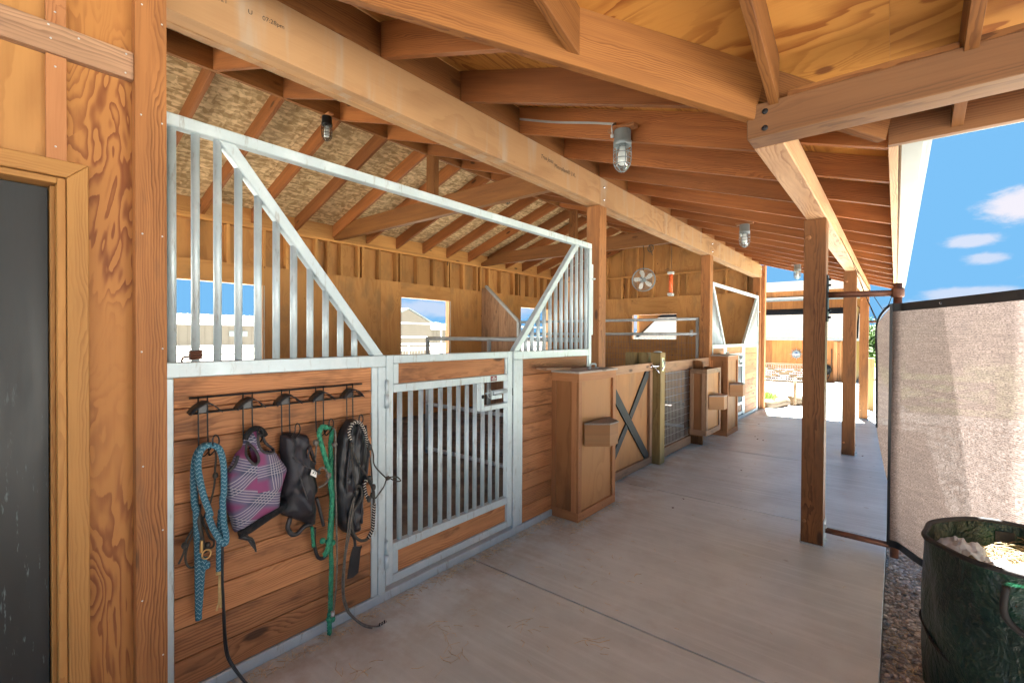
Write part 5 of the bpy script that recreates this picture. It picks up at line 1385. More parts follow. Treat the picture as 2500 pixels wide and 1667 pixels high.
m.prism([(-2.0902, ya + (yb_ - ya) * f + .004, za + (zb_ - za) * f - .010) for f in (.25, .40)] + [(-2.0902, yd + (yc_ - yd) * f + .002, zd + (zc_ - zd) * f + .010) for f in (.40, .25)], (.0004, 0, 0))
m.prism([(-2.0902, ya + (yb_ - ya) * f + .004, za + (zb_ - za) * f - .010) for f in (.62, .72)] + [(-2.0902, yd + (yc_ - yd) * f + .002, zd + (zc_ - zd) * f + .010) for f in (.72, .62)], (.0004, 0, 0))
m.build('tag', ['tagwhite', 'black'], t)

# green rope: three twisted strands
def twisted(m, pts, r, pitch=.042, strands=3):
    L = 0; out = [[] for _ in range(strands)]
    for i, p in enumerate(pts):
        if i: L += (p - pts[i - 1]).length
        tdir = (pts[min(i + 1, len(pts) - 1)] - pts[max(i - 1, 0)]).normalized()
        a = tdir.cross(V((1, 0, 0))); a = a.normalized() if a.length > 1e-6 else V((0, 1, 0)); b_ = tdir.cross(a)
        for s_ in range(strands):
            th = 2 * PI * (L / pitch + s_ / strands); out[s_].append(p + (a * math.cos(th) + b_ * math.sin(th)) * r * .52)
    for o in out: m.tube(o, r * .60, 8)
def resample(pts, d_):
    out = [pts[0]]; acc = 0
    for a, c in zip(pts, pts[1:]):
        L = (c - a).length; k = 0
        if L < 1e-9: continue
        pos = d_ - acc
        while pos <= L: out.append(a + (c - a) * (pos / L)); pos += d_
        acc = L - (pos - d_)
    return out
t = thing('green_lead_rope', (-2.12, 1.2, .1), 'green three strand twisted rope with knots on the fourth hook, reaching the sill', 'lead rope')
m = MB()
twisted(m, resample(smooth_path(P3('greenA', -2.112), 8), .005), .0112); 
gb = P3('greenB', -2.140); twisted(m, resample(smooth_path(gb, 8), .005), .0112)
twisted(m, resample(smooth_path(P3('greenC', -2.155), 6), .005), .008)
for y, z in ((1.163, .497), (1.19, .482), (1.215, .470), (1.20, .50), (1.195, .105), (1.215, .095), (1.20, .125)):
    m.lathe((-2.118, y, z), [(0, .014), (.010, .011), (.014, 0), (.010, -.011), (0, -.014)], 10)
m.build('rope', 'green', t)
m = MB(); m.tube(cylpts((-2.105, 1.2083, .1414), (-2.105, 1.2071, .118)), .0095, 8); m.build('tape', 'white', t)
t = thing('cord_halter', (-2.12, 1.2, .5), 'grey brown cord halter hung with the green rope, ending in a long thin lead', 'halter')
m = MB(); ptube(m, 'cordA', -2.112, .0046); ptube(m, 'cordB', -2.13, .004); ptube(m, 'cordC', -2.10, .005)
for y, z in ITEMS['cordknots']: m.lathe((-2.105, y, z), [(0, .015), (.010, .011), (.014, 0), (.010, -.011), (0, -.015)], 10)
m.build('cord', 'greycord', t)

t = thing('long_black_mask', (-2.15, 1.38, .5), 'long black padded mask on the fifth hook, behind the black and white noseband', 'mask')
puffy('fabric', ITEMS['black2'], -2.168, .055, ['leather', 'leather'], t, rim=.04, wr=.020, wfreq=13, seedz=9.0)
m = MB()
for q in ([(1.365, 1.04), (1.335, .95), (1.320, .80), (1.315, .65), (1.33, .52)], [(1.39, 1.02), (1.405, .88), (1.395, .75), (1.37, .62), (1.37, .52)], [(1.32, 1.04), (1.30, .9), (1.285, .75), (1.29, .6)]):
    m.tube(smooth_path([(-2.108, y, z) for y, z in q], 5), .0055, 7)
m.build('piping', 'blackcloth', t)
t = thing('knotted_rope_halter', (-2.09, 1.40, .6), 'dark knotted rope halter with black and white braided noseband on the fifth hook', 'halter')
m = MB(); ptube(m, 'braidA', -2.090, .0085, n=12); ptube(m, 'braidB', -2.092, .0085, n=12); rp = P3('rein', -2.092)
m.tube(smooth_path(rp[2:6], 6), .0098, 12); m.build('noseband', 'bw', t)
m = MB(); ptube(m, 'rein', -2.094, .0075); ptube(m, 'corD', -2.085, .0038); ptube(m, 'corE', -2.080, .0038); ptube(m, 'corF', -2.075, .0038); ptube(m, 'corG', -2.072, .0036); ptube(m, 'corH', -2.09, .0036)
for y, z in ((1.32, .70), (1.395, .75), (1.42, .70), (1.293, .936), (1.397, .91), (1.413, .66), (1.392, .645)): m.lathe((-2.080, y, z), [(0, .017), (.009, .013), (.012, 0), (.009, -.013), (0, -.017)], 10)
y, z = 1.501, .729
for k in range(4): m.tube([(-2.072 + .008 * math.cos(a), y + .004 * k - .006, z + .009 * math.sin(a)) for a in [2 * PI * j / 8 for j in range(8)]], .003, 5, closed=True)
m.build('cord', 'cord', t)
t = thing('rein_leads', (-2.09, 1.35, .2), 'two thin dark leads trailing from the fifth hook to a braided end on the concrete', 'leads')
m = MB()
for nme, x in (('longA', -2.100), ('longB', -2.092)):
    pts = smooth_path(P3(nme, x), 6)
    for p in pts: p.x += max(0, .10 - p.z) * .9
    m.tube(pts, .0040, 8)
m.build('cord', 'greycord', t)
m = MB(); m.tube(smooth_path([(-2.015, 1.405, .016), (-2.012, 1.425, .016), (-2.01, 1.447, .020)], 5), .0072, 10); m.build('braided_end', 'bw', t)
m = MB(); pp = ITEMS['popper']; pp = [(pp[0][0] - .0, pp[0][1]), pp[1], (1.366, .41), (1.349, .275), (1.318, .262), (1.286, .266), (1.303, .37)]
m.prism([(-2.110, y, z) for y, z in pp], (.004, 0, 0), (0, 0, 1)); m.tube(smooth_path([(-2.108, y, z) for y, z in ITEMS['popstem']], 4), .007, 8)
tag(m.build('leather_popper', 'leather'), 'flat black leather flap hanging lowest below the fifth hook', 'strap')
t = thing('brown_strap', (-2.165, .655, 1.37), 'reddish brown strap looped low round the second grille bar', 'strap')
m = MB()
for k in range(4): m.tube([(XF - .025 + .020 * math.cos(a), .665 + .020 * math.sin(a), 1.385 + k * .009 + .002 * math.sin(a)) for a in [2 * PI * j / 14 for j in range(14)]], .005, 6, closed=True)
m.tube(smooth_path([(XF - .045, .65, 1.39), (XF - .055, .628, 1.385), (XF - .055, .625, 1.34), (XF - .056, .630, 1.29)], 4), .0045, 6); m.build('band', 'rust', t)

# ---------------------------------------------------------------- leaf bag
BC = (.50, 2.77); BR = .385; BH = .63
t = thing('leaf_bag', (BC[0], BC[1], -.07), 'tall dark green pop-up garden bag on the gravel in front of the shade cloth', 'bag')
def bag_r(a, z):
    f = z / BH
    return BR * (1.0 + .035 * math.sin(f * PI) + .030 * mnoise.noise(V((math.cos(a) * 2.1, math.sin(a) * 2.1, z * 4))) * 2 + .012 * math.sin(a * 9 + z * 14 + 2 * mnoise.noise(V((a, z * 3, 0)))))
m = MB(); na, nz = 110, 34; vs = []; fs = []
for j in range(nz + 1):
    z = -.07 + (BH + .07) * j / nz
    for i in range(na):
        a = 2 * PI * i / na; r = bag_r(a, max(z, 0)) * (.97 if j == 0 else 1); vs.append((BC[0] + r * math.cos(a), BC[1] + r * math.sin(a), z + (0.012 * math.sin(a * 3 + 1) + .01 * math.sin(2 * a) if j == nz else 0)))
for j in range(nz):
    for i in range(na): fs.append((j * na + i, j * na + (i + 1) % na, (j + 1) * na + (i + 1) % na, (j + 1) * na + i))
n0 = len(vs)
for j in range(12):   # inner skin
    z = BH - .26 * j / 11
    for i in range(na):
        a = 2 * PI * i / na; r = bag_r(a, z) - .008; vs.append((BC[0] + r * math.cos(a), BC[1] + r * math.sin(a), z))
for j in range(11):
    for i in range(na): fs.append((n0 + (j + 1) * na + i, n0 + (j + 1) * na + (i + 1) % na, n0 + j * na + (i + 1) % na, n0 + j * na + i)[::-1])
m._add(vs, fs, [(0, 0, 0)] * len(vs), .5, True); m.build('sack', 'bag', t)
m = MB()
m.tube([(BC[0] + bag_r(a, BH) * math.cos(a), BC[1] + bag_r(a, BH) * math.sin(a), BH + .012 * math.sin(a * 3 + 1) + .01 * math.sin(2 * a)) for a in [2 * PI * j / 80 for j in range(80)]], .011, 8, closed=True)
m.build('rim', 'bagrim', t)
m = MB()
m.tube([(BC[0] + (bag_r(a, .1) + .004) * math.cos(a), BC[1] + (bag_r(a, .1) + .004) * math.sin(a), .20 - .05 * math.cos(a + 1.0)) for a in [2 * PI * j / 80 for j in range(80)]], .006, 6, closed=True)
m.build('seam', 'bagrim', t)
m = MB()
for a0 in (R(-108), R(75)):
    m = MB(); m.tube(smooth_path([(BC[0] + (bag_r(a0 + da, .5) + o_) * math.cos(a0 + da), BC[1] + (bag_r(a0 + da, .5) + o_) * math.sin(a0 + da), z) for da, z, o_ in ((-.16, .60, .004), (-.15, .50, .022), (0, .455, .03), (.15, .50, .022), (.16, .60, .004))], 5), .011, 8); m.build('handle', 'bagrim', t)
for da, z0_, s_ in ((R(106), .53, .034), (R(78), .52, .034)):
    for sg in (-1,):
        m = MB(); r = bag_r(da, .55) - .012; c_ = V((BC[0] + r * math.cos(da), BC[1] + r * math.sin(da), z0_ + .03)); tv = V((-math.sin(da), math.cos(da), 0)); nv = V((math.cos(da), math.sin(da), 0))
        m.obox(c_, tv * s_, V((0, 0, s_ * .9)), nv * .002); m.build('patch', 'bagrim', t)
# contents
def blob_noise(x, y): return mnoise.noise(V((x * 7, y * 7, 2.2)))
m = MB(); vs = []; fs = []; nr = 14
for j in range(nr + 1):
    r = (BR - .012) * j / nr
    for i in range(48):
        a = 2 * PI * i / 48; x = BC[0] + r * math.cos(a); y = BC[1] + r * math.sin(a)
        vs.append((x, y, .50 + .05 * (x - BC[0]) / BR + .045 * blob_noise(x, y)))
for j in range(nr):
    for i in range(48): fs.append((j * 48 + i, (j + 1) * 48 + i, (j + 1) * 48 + (i + 1) % 48, j * 48 + (i + 1) % 48))
m._add(vs, fs, [(0, 0, 0)] * len(vs), .5, True)
def strands(m, cx_, cy_, rad, z0_, n_, lmin, lmax, zspread=.03, w=.0016, curl=.3, tilt=.25):
    for k in range(n_):
        a = random.uniform(0, 2 * PI); r = rad * math.sqrt(random.random()); x, y = cx_ + r * math.cos(a), cy_ + r * math.sin(a)
        th = random.uniform(0, 2 * PI); L = random.uniform(lmin, lmax); z = z0_(x, y) + random.uniform(0, zspread)
        d_ = V((math.cos(th), math.sin(th), random.uniform(-tilt, tilt))); e_ = V((-math.sin(th), math.cos(th), 0)) * random.uniform(-curl, curl) * L
        p = [V((x, y, z)) - d_ * L / 2, V((x, y, z + .1 * L)) + e_, V((x, y, z)) + d_ * L / 2]
        m.tube(p, w * random.uniform(.6, 1.3), 3, cap=False)
strands(m, BC[0] + .02, BC[1], BR - .03, lambda x, y: .53 + .05 * (x - BC[0]) / BR + .045 * blob_noise(x, y), 1500, .04, .14, .035)
tag(m.build('hay', 'straw2'), None, None, kind='stuff')
def crumple(name, cx_, cy_, cz, sx, sy, sz, mat, seed, label):
    m = MB(); n_ = 22; vs = []; fs = []
    for i in range(n_ + 1):
        for j in range(n_ + 1):
            u_, v_ = i / n_ * 2 - 1, j / n_ * 2 - 1; rr = max(0, 1 - (u_ * u_ + v_ * v_) * .55)
            q = mnoise.noise(V((u_ * 2.2, v_ * 2.2, seed))) + .5 * abs(mnoise.noise(V((u_ * 5, v_ * 5, seed + 3))))
            e = mnoise.noise(V((u_ * 1.5, v_ * 1.5, seed + 8)))
            vs.append((cx_ + sx * (u_ + .25 * e), cy_ + sy * (v_ + .2 * q), cz + sz * (rr + .55 * q)))
    for i in range(n_):
        for j in range(n_): fs.append((i * (n_ + 1) + j, (i + 1) * (n_ + 1) + j, (i + 1) * (n_ + 1) + j + 1, i * (n_ + 1) + j + 1))
    m._add(vs, fs, [(0, 0, 0)] * len(vs), .5, False); o = m.build(name, mat); 
    s_ = o.modifiers.new('thick', 'SOLIDIFY'); s_.thickness = .001
    return tag(o, label, 'plastic wrapper', 'empty wrappers in the green bag')
crumple('plastic_wrapper', .235, 2.84, .535, .085, .085, .05, 'film', 2.0, 'crumpled white plastic wrapper nearest the left rim inside the green bag')
crumple('plastic_wrapper', .27, 2.66, .535, .055, .05, .035, 'lime', 11.0, 'lime green plastic wrapper between the two white ones in the bag')
crumple('plastic_wrapper', .36, 2.68, .545, .085, .06, .045, 'film', 21.0, 'cream white plastic sack partly covered by hay in the bag')

# loose straw on floor and gravel
m = MB()
def lit(x0, x1, y0, y1, n_, lmin=.02, lmax=.09, z=.002, w=.0009):
    for k in range(n_):
        x, y = random.uniform(x0, x1), random.uniform(y0, y1); th = random.uniform(0, 2 * PI); L = random.uniform(lmin, lmax)
        e_ = random.uniform(-.3, .3) * L
        p = [(x - math.cos(th) * L / 2, y - math.sin(th) * L / 2, z), (x - math.sin(th) * e_, y + math.cos(th) * e_, z + .003), (x + math.cos(th) * L / 2, y + math.sin(th) * L / 2, z)]
        m.tube(p, w * random.uniform(.7, 1.4), 3, cap=False)
lit(-2.18, -2.10, .6, 3.2, 420); lit(-2.2, -1.86, 3.0, 3.35, 110); lit(-1.97, -1.88, 3.2, 3.9, 70); lit(-2.18, -1.9, 6.4, 7.5, 90)
for cx_, cy_ in ((-1.83, 1.15), (-1.55, 1.5), (-1.30, 1.35), (-.9, 1.7), (-1.1, 2.0), (-1.45, 1.9), (-1.75, 1.6), (-.6, 1.9)): lit(cx_ - .07, cx_ + .07, cy_ - .05, cy_ + .05, 7, .02, .12)
lit(-1.95, -1.2, .9, 3.2, 60, .02, .07); lit(-1.9, -.2, 1.0, 9.5, 90, .01, .05); lit(-.1, -.03, .9, 2.4, 60)
lit(-.03, .10, 1.6, 3.2, 200, .03, .10, -.050, .0011); lit(-.03, .5, 1.6, 3.2, 90, .03, .09, -.05, .0011)
tag(m.build('loose_straw', 'straw'), None, None, kind='stuff')
m = MB()
for k in range(9):
    x, y = random.uniform(-1.9, -.15), random.uniform(1.2, 9.0); L = random.uniform(.006, .014); th = random.uniform(0, PI)
    m.obox((x, y, .0035), (math.cos(th) * L, math.sin(th) * L, 0), (-math.sin(th) * L * .3, math.cos(th) * L * .3, .001), (0, 0, .002))
tag(m.build('leaf_litter', 'bark'), None, None, kind='stuff')

# ---------------------------------------------------------------- beyond the end of the porch
def tree(x, y, zg, h, cr, label, dark=False, seed=0, trunk_h=None, n=2600, leaf=.16):
    rnd = random.Random(seed); th = trunk_h or h * .3
    t = thing('tree', (x, y, zg), label, 'tree', 'trees beyond the yard')
    m = MB(); m.tube([(x, y, zg - .1), (x + .1 * cr * .2, y, zg + th), (x, y, zg + h * .75)], .06 * h / 3, 7, r2=.015 * h / 3)
    for k in range(6):
        a = rnd.uniform(0, 2 * PI); z = zg + th + rnd.uniform(0, h * .35)
        m.tube([(x, y, z), (x + cr * .4 * math.cos(a), y + cr * .4 * math.sin(a), z + h * .12), (x + cr * .75 * math.cos(a), y + cr * .75 * math.sin(a), z + h * .22)], .022 * h / 3, 5, r2=.006)
    m.build('trunk', 'bark', t)
    m = MB(); cl = []
    for k in range(16):
        a = rnd.uniform(0, 2 * PI); f = rnd.random(); r = cr * .72 * math.sqrt(rnd.random()); z = zg + th * .8 + (h - th) * f
        cl.append((x + r * math.cos(a) * (1 - f * .45), y + r * math.sin(a) * (1 - f * .45), z, cr * rnd.uniform(.22, .42)))
    vs = []; fs = []
    for k in range(n):
        c_ = rnd.choice(cl); d_ = V((rnd.gauss(0, 1), rnd.gauss(0, 1), rnd.gauss(0, 1))).normalized() * c_[3] * rnd.uniform(.55, 1.1)
        p = V(c_[:3]) + d_; a = V((rnd.gauss(0, 1), rnd.gauss(0, 1), rnd.gauss(0, 1))).normalized(); b_ = a.orthogonal().normalized()
        s_ = leaf * rnd.uniform(.6, 1.3); o = len(vs)
        vs += [p - a * s_, p + b_ * s_ * .5, p + a * s_, p - b_ * s_ * .5]; fs.append((o, o + 1, o + 2, o + 3))
    m._add(vs, fs, [(0, 0, 0)] * len(vs), .5, False); m.build('crown', 'leaf2' if dark else 'leaf', t)
    return t

house = thing('brown_house', (-7, 33, -.9), 'brown cedar outbuilding with two tiers of pale shingle roof beyond the porch end', 'building')
m = MB(); HX0, HX1, HY = -14.2, -1.72, 31.2
x = HX0
while x < HX1 - .01: xe = min(x + 1.22, HX1); m.box(x + .004, xe - .004, HY, HY + .15, -.95, 1.42, 'z'); x = xe
m.box(HX1 - .15, HX1, HY + .151, 38, -.95, 3.3, 'z'); m.box(HX0, HX0 + .15, HY + .151, 38, -.95, 3.3, 'z')
m.prism([(HX1 - .16, HY + .1, 1.43), (HX1 - .16, 35.8, 1.43), (HX1 - .16, 35.8, 3.2)], (.15, 0, 0), (0, 0, 1))
m.build('wall', 'siding', house)
m = MB(); x = -14.3
while x < -1.6: m.box(x + .003, min(x + .60, -1.6) - .003, 35.8, 35.9, 3.15, 4.6, 'z'); x += .6
m.build('upper_wall', 'siding', house)
def roof_plane(x0, x1, ya, za, yb, zb_, t_=.04, name='roof'):
    m = MB(); L = math.hypot(yb - ya, zb_ - za)
    pts = [(x0, ya, za), (x1, ya, za), (x1, yb, zb_), (x0, yb, zb_)]
    m.quad(pts, [(0, 0, 0), (x1 - x0, 0, 0), (x1 - x0, L, 0), (0, L, 0)])
    lo = [(p[0], p[1], p[2] - t_) for p in pts]
    m._add(pts + lo, [(0, 3, 7, 4), (1, 5, 6, 2), (4, 5, 1, 0), (7, 6, 5, 4)], [(0, 0, 0)] * 8)
    return m.build(name, 'shingle', house)
roof_plane(HX0 - .3, HX1 + .25, 30.9, 1.50, 35.80, 3.42); roof_plane(HX0 - .3, HX1 + .25, 35.2, 4.02, 39.4, 5.62); 
m = MB(); m.box(HX0 - .3, HX1 + .25, 30.82, 30.90, 1.36, 1.49); m.box(HX0 - .3, HX1 + .25, 35.12, 35.195, 3.90, 4.03); m.build('fascia', 'greylamp', house)
m = MB(); m.box(-2.63, -2.45, 31.05, 31.19, -.93, 1.3, 'z'); m.box(-2.43, -2.36, 31.10, 31.19, -.93, 1.3, 'z'); m.box(-2.34, -2.28, 31.10, 31.19, -.93, 1.3, 'z'); m.build('door_trim', 'trim', house)
m = MB(); m.box(-2.26, -1.80, 31.12, 31.19, -.93, 1.15, 'z'); m.build('door', 'siding', house)
m = MB(); m.lathe((-3.0, 31.12, -.25), [(.28, 0), (.30, -.03), (.28, -.06)], 20, 'y'); m.tube(smooth_path([(-2.72, 31.1, .9), (-2.72, 31.05, .2), (-2.85, 31.0, -.7), (-3.15, 31, -.5), (-3.0, 31.02, .1)], 6), .022, 6)
tag(m.build('hose_reel', 'black'), 'dark garden hose hanging beside the door of the brown building', 'hose')
sx, sy, sz = -4.4, 31.12, .57
t = thing('sun_ornament', (sx, sy, sz), 'metal sun shaped wall mirror with pointed rays', 'wall ornament')
m = MB()
for k in range(16):
    a = 2 * PI * k / 16; r1 = (.37 if k % 2 == 0 else .29); da = .12
    m.prism([(sx + .18 * math.cos(a - da), sy, sz + .18 * math.sin(a - da)), (sx + r1 * math.cos(a), sy, sz + r1 * math.sin(a)), (sx + .18 * math.cos(a + da), sy, sz + .18 * math.sin(a + da))], (0, -.02, 0))
m.tube([(sx + .175 * math.cos(a), sy - .03, sz + .175 * math.sin(a)) for a in [2 * PI * j / 24 for j in range(24)]], .042, 8, closed=True); m.build('rays', 'greylamp', t)
m = MB(); m.lathe((sx, sy - .05, sz), [(.14, 0), (.13, -.02), (0, -.05)], 24, 'y'); m.build('mirror', 'chrome', t)

def xgate(x0, x1, y, zg, h, label, nm='braced_wire_gate', s=1.0):
    t = thing(nm, ((x0 + x1) / 2, y, zg), label, 'gate')
    m = MB(); c = .04 * s
    m.box(x0, x1, y - c, y + c, zg + h - 2 * c, zg + h, 'x'); m.box(x0, x1, y - c, y + c, zg, zg + 3 * c, 'x'); m.box(x0, x0 + 2 * c, y - c, y + c, zg + 3.01 * c, zg + h - 2.01 * c, 'z'); m.box(x1 - 2 * c, x1, y - c, y + c, zg + 3.01 * c, zg + h - 2.01 * c, 'z')
    m.bar((x0 + .05, y - c * 1.6, zg + h - .08), (x1 - .05, y - c * 1.6, zg + .08), .03, .09, (0, 1, 0)) if False else None
    m.build('frame', 'log', t)
    m = MB(); m.bar((x0 + .05, y - c - .02, zg + h - .06), (x1 - .05, y - c - .02, zg + .06), .09, .03, (0, 1, 0)); m.bar((x0 + .05, y - c - .055, zg + .06), (x1 - .05, y - c - .055, zg + h - .06), .09, .03, (0, 1, 0)); m.build('brace', 'log', t)
    m = MB(); x = x0 + .1
    while x < x1 - .08: m.tube(cylpts((x, y, zg + .05), (x, y, zg + h - .05)), .006, 4, cap=False); x += .10
    z = zg + .12
    while z < zg + h - .08: m.tube(cylpts((x0 + .05, y, z), (x1 - .05, y, z)), .006, 4, cap=False); z += .10
    m.build('wire_mesh', 'wire', t); return t
xgate(-5.35, -2.85, 25.5, -.62, .90, 'mesh filled wooden gate with X brace in front of the brown building')
m = MB(); m.tube([(-1.78, 12.46, -.05), (-1.78, 12.46, .58)], .030, 8); tag(m.build('garden_stake', 'log'), 'short round wooden stake standing by the log edged beds', 'stake')
def log(a, c, r, label):
    m = MB(); a, c = V(a), V(c); pts = [a + (c - a) * i / 6 + V((0, 0, .012 * math.sin(i * 1.7))) for i in range(7)]
    m.tube(pts, r, 14); o = m.build('edging_log', 'log'); return tag(o, label, 'log', 'logs edging the garden beds')
log((-3.6, 11.3, .05), (-2.22, 11.12, .03), .12, 'pale log along the near side of the herb bed')
log((-2.2, 11.15, .03), (-1.98, 12.5, .01), .115, 'bulging pale log at the path side of the herb bed')
log((-1.92, 12.75, .0), (-1.45, 13.6, -.02), .12, 'weathered log behind the small stake')
log((-3.4, 12.9, -.02), (-2.0, 12.75, -.02), .10, 'dark log at the back of the herb bed')
def blades(name, cx_, cy_, rx, ry, zg, n_, h0, h1, mat, label, cat='plant'):
    m = MB()
    for k in range(n_):
        a = random.uniform(0, 2 * PI); r = math.sqrt(random.random()); x, y = cx_ + rx * r * math.cos(a), cy_ + ry * r * math.sin(a); h = random.uniform(h0, h1) * (1.15 - .5 * r)
        lx, ly = random.uniform(-.5, .5) * h, random.uniform(-.5, .5) * h; w = random.uniform(.003, .008); th = random.uniform(0, PI)
        d_ = V((math.cos(th) * w, math.sin(th) * w, 0)); p0 = V((x, y, zg)); p1 = V((x + lx * .35, y + ly * .35, zg + h * .6)); p2 = V((x + lx, y + ly, zg + h))
        m._add([p0 - d_, p0 + d_, p1 + d_ * 1.2, p1 - d_ * 1.2, p2], [(0, 1, 2, 3), (3, 2, 4)], [(0, 0, 0)] * 5)
    return tag(m.build(name, mat), label, cat, 'green plants in the log edged bed')
blades('herb_plant', -2.26, 11.95, .22, .55, .0, 1300, .10, .34, 'blade', 'bushy green herbs in the log edged bed at the porch end')
blades('herb_plant', -2.9, 12.2, .3, .35, .0, 700, .10, .28, 'leaf', 'darker low plant at the back of the log edged bed')

m = MB(); m.box(-.485, -.355, 12.84, 12.97, -.12, 1.06, 'z'); tag(m.build('wooden_post', 'treated', bevel=.01), 'weathered square post just right of the third porch post', 'post')
xgate(.0, 1.7, 14.6, -.10, .62, 'low braced wire gate in the grass at the far right', 's_gate' if False else 'braced_wire_gate')
m = MB(); m.box(.6, 3.6, 44, 47, -1, .7, 'z'); m.prism([(.2, 43.7, .95), (2.1, 43.7, 1.5), (4.0, 43.7, .95), (4.0, 43.7, .85), (2.1, 43.7, 1.38), (.2, 43.7, .85)], (0, 3.6, 0), (0, 1, 0)); 
tag(m.build('small_shed', 'greyboard'), 'small distant shed with a low roof among the trees', 'shed')
k = 0
for (x, y, h, cr, dk) in ((-2.2, 62, 3.0, 2.4, 0), (.6, 60, 3.2, 2.6, 0), (3.5, 58, 3.4, 2.8, 1), (-.2, 52, 2.5, 1.6, 0), (7, 64, 4.0, 3.0, 0), (12, 70, 4.8, 3.5, 1), (18, 72, 4.2, 3.6, 0), (25, 75, 5, 4, 0), (33, 72, 4.6, 4, 1), (1.9, 86, 5.4, 3.2, 1), (-3.5, 90, 4.6, 3.6, 0)):
    tree(x, y, -1.05, h, cr, ['rounded green tree %s the far edge of the lawn'][0] % ['left of the gap at', 'in the middle of', 'rising behind', 'nearest, by', 'to the right along', 'tallest at', 'spreading along', 'beyond', 'rightmost at', 'dark and pointed beyond', 'farthest left beyond'][k], dk, k + 5, n=1500, leaf=.22); k += 1

# ---------------------------------------------------------------- seen through the back windows
t = thing('long_steel_shed', (-66, 10, -.1), 'long beige steel building with pale ribbed roof seen through the first window', 'building')
m = MB(); m.box(-72, -66, -35, 62, -.1, 2.68); y = -35
while y < 62: m.box(-65.999, -65.96, y, y + .06, -.1, 2.67); y += .9
m.build('wall', 'shedwall', t)
m = MB(); m.prism([(-65.6, -36, 2.60), (-70.5, -36, 4.10), (-70.5, -36, 4.2), (-65.6, -36, 2.70)], (0, 99, 0), (0, 1, 0)); m.build('roof', 'shedroof', t)
m = MB(); y = -36
while y < 63: m.bar((-65.6, y, 2.72), (-70.5, y, 4.22), .10, .06); y += .75
m.build('roof_ribs', 'white', t)
for y in (23.5, 32): 
    m = MB(); m.box(-65.95, -65.9, y, y + 2.2, 1.3, 2.0); o = m.build('window', 'greylamp', t)
t = thing('gable_shed', (-31, 24.5, -.1), 'beige gabled steel shed seen through the second window', 'building')
m = MB(); yc = 24.4
m.prism([(-31, yc - 2.45, -.1), (-31, yc + 2.45, -.1), (-31, yc + 2.45, 2.62), (-31, yc, 3.66), (-31, yc - 2.45, 2.62)], (-9, 0, 0), (0, 0, 1)); m.build('wall', 'shedwall', t)
m = MB()
for s_ in (-1, 1): m.bar((-30.9, yc + s_ * 2.65, 2.60), (-30.9, yc, 3.74), .1, .1, (1, 0, 0)); m.prism([(-30.9, yc + s_ * 2.7, 2.56), (-30.9, yc, 3.72), (-30.9, yc, 3.80), (-30.9, yc + s_ * 2.7, 2.64)], (-9.2, 0, 0), (1, 0, 0))
m.build('roof', 'greylamp', t)
def pipe_fence(label, pts, zs, r=.03, every=2.4, mat='white', wire=False):
    t = thing('pipe_fence', (pts[0][0], pts[0][1], -.1), label, 'fence', 'pipe fences behind the barn'); m = MB()
    for a, c in zip(pts, pts[1:]):
        for z in zs: m.tube(cylpts((a[0], a[1], z), (c[0], c[1], z)), r, 8)
    m.build('rail', mat, t)
    for a, c in zip(pts, pts[1:]):
        L = math.hypot(c[0] - a[0], c[1] - a[1]); n_ = max(1, int(L / every))
        for i in range(n_ + 1):
            m = MB(); f = i / n_; x, y = a[0] + (c[0] - a[0]) * f, a[1] + (c[1] - a[1]) * f; m.tube(cylpts((x, y, -.1), (x, y, zs[0] + .02)), r * 1.15, 8); m.build('post', mat, t)
pipe_fence('white pipe rail fence across the sandy yard seen through the first window', [(-20, -6), (-20, 40)], (1.05, .74, .42), .035)
pipe_fence('tall thin grey pipe panels just outside the second window', [(-10.4, 5), (-10.4, 16)], (1.83, 1.45, 1.14, .6), .018, 2.1, 'galvpipe')
m = MB(); x = 5.0
while x < 15.5: m.tube(cylpts((-11.2, x, -.1), (-11.2, x, 1.12)), .008, 4, cap=False); x += .11
m.tube(cylpts((-11.2, 5, 1.13), (-11.2, 15.5, 1.13)), .02, 6); tag(m.build('picket_panel', 'white'), 'low white picket panel behind the pipe panels outside the second window', 'fence')
tree(-44, 46, -.1, 3.9, 2.2, 'dark green tree beside the gabled shed in the second window', True, 31, n=1500, leaf=.2)
tree(-36, 35.5, -.1, 2.9, 1.3, 'small yellow green bush by the gabled shed', False, 33, n=900, leaf=.16)
tree(-60, 61, -.1, 3.9, 3.2, 'distant low tree between the steel buildings', True, 35, n=1200, leaf=.25)

# ---------------------------------------------------------------- light, sky, camera
w = bpy.data.worlds.new('World'); sc.world = w; w.use_nodes = True
nt = NT(w.node_tree); nt.n.clear()
SUN_AZ = (-.24, 1.0); EL = 67.0
az = math.atan2(SUN_AZ[0], SUN_AZ[1])
sky = nt.add('ShaderNodeTexSky', sky_type='NISHITA'); sky.sun_disc = False; sky.sun_elevation = R(EL); sky.sun_rotation = az % (2 * PI)
sky.altitude = 6000; sky.air_density = .55; sky.dust_density = 0; sky.ozone_density = 1.2
dirv = nt.vmath('NORMALIZE', nt.add('ShaderNodeTexCoord').outputs['Generated'])
total = None
nz1 = nt.noise(nt.vmath('MULTIPLY', dirv, (1, 1, 2.2)), 9, 7, .62, .3); nz2 = nt.noise(nt.vmath('MULTIPLY', dirv, (1, 1, 2.4)), 34, 5, .65, .6)
nn = nt.math('ADD', nt.math('MULTIPLY', nt.math('SUBTRACT', nz1, .5), 1.4), nt.math('MULTIPLY', nt.math('SUBTRACT', nz2, .5), .9))
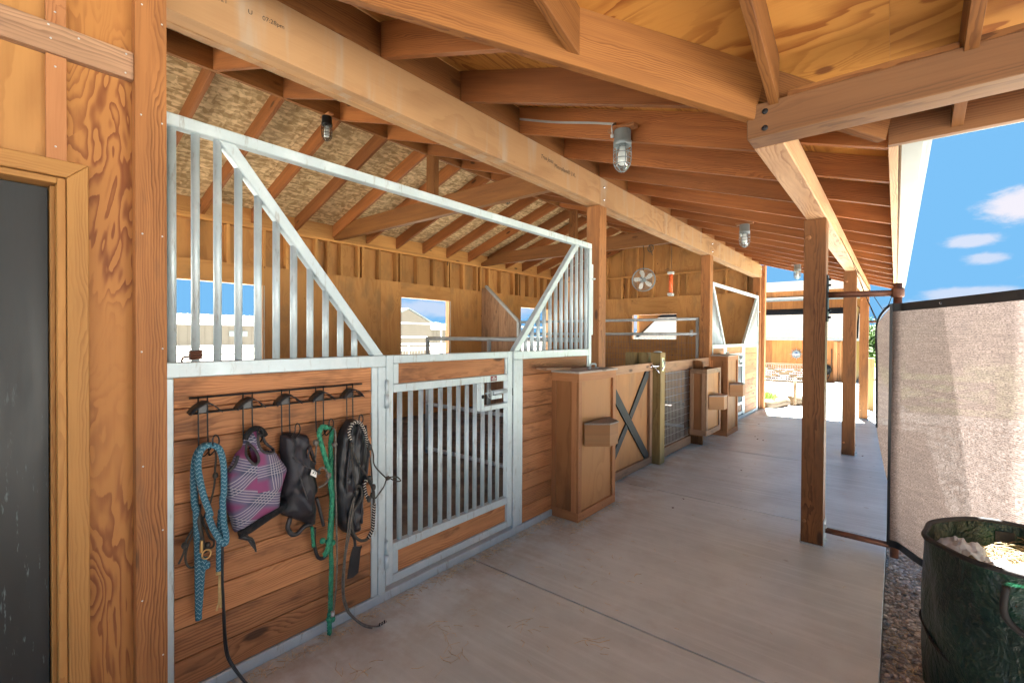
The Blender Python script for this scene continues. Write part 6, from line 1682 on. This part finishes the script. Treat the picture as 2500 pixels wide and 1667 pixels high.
for (d_, sh, sv, amt) in (((.150, .972, .190), .052, .026, 1.0), ((.083, .985, .148), .032, .011, .7), ((.102, .987, .121), .028, .010, .6), ((.085, .993, .068), .055, .011, .6), ((.03, .996, .045), .05, .016, .6), ((.22, .970, .10), .07, .02, .6),
                          ((-.80, .58, .13), .10, .015, .5), ((-.72, .69, .06), .20, .025, .55), ((-.64, .75, .09), .10, .018, .5), ((-.36, .93, .04), .2, .03, .7), ((.5, .84, .2), .2, .04, .6), ((.8, .5, .3), .3, .06, .6)):
    D = V(d_).normalized(); E_ = D.cross(V((0, 0, 1))).normalized(); U_ = E_.cross(D)
    a_ = nt.math('DIVIDE', nt.vmath('DOT_PRODUCT', dirv, tuple(E_)), sh); b_ = nt.math('DIVIDE', nt.vmath('DOT_PRODUCT', dirv, tuple(U_)), sv)
    dd = nt.math('SQRT', nt.math('ADD', nt.math('MULTIPLY', a_, a_), nt.math('MULTIPLY', b_, b_)))
    front = nt.math('GREATER_THAN', nt.vmath('DOT_PRODUCT', dirv, tuple(D)), 0.0)
    k_ = nt.maprange(nt.math('ADD', nt.math('SUBTRACT', 1.05, dd), nn), -.15, .55, 0, amt); k_ = nt.math('MULTIPLY', k_, front)
    total = k_ if total is None else nt.math('MAXIMUM', total, k_)
lum = nt.mix(total, nt.vmath('MINIMUM', sky.outputs[0], (.23, .60, 1.03)), (1.0, .97, 1.07))
bg = nt.add('ShaderNodeBackground', {'Color': lum, 'Strength': SKY_STR})
nt.l.new(bg.outputs[0], nt.add('ShaderNodeOutputWorld').inputs[0])
sl = bpy.data.lights.new('sun', 'SUN'); sl.energy = SUN_STR; sl.angle = R(.53); sl.color = (1.0, .98, .95)
so = bpy.data.objects.new('sun', sl); COL.objects.link(so)
sd = V((SUN_AZ[0], SUN_AZ[1], 0)).normalized() * math.cos(R(EL)) + V((0, 0, math.sin(R(EL))))
so.rotation_euler = sd.to_track_quat('Z', 'Y').to_euler(); so.location = (-5, 10, 20)

cd = bpy.data.cameras.new('camera'); cd.sensor_width = 36; cd.lens = CAM_LENS; cd.clip_start = .05; cd.clip_end = 1500
co = bpy.data.objects.new('camera', cd); COL.objects.link(co)
Rm = Matrix(CAM_ROT)
co.matrix_world = Matrix.Translation((0, 0, 1.48)) @ Rm.to_4x4()
sc.camera = co
sc.render.engine = 'CYCLES'
sc.view_settings.view_transform = 'Standard'; sc.view_settings.look = 'None'; sc.view_settings.exposure = EXPOSURE; sc.view_settings.gamma = 1
sc.cycles.max_bounces = 10; sc.cycles.diffuse_bounces = 6; sc.cycles.transparent_max_bounces = 16
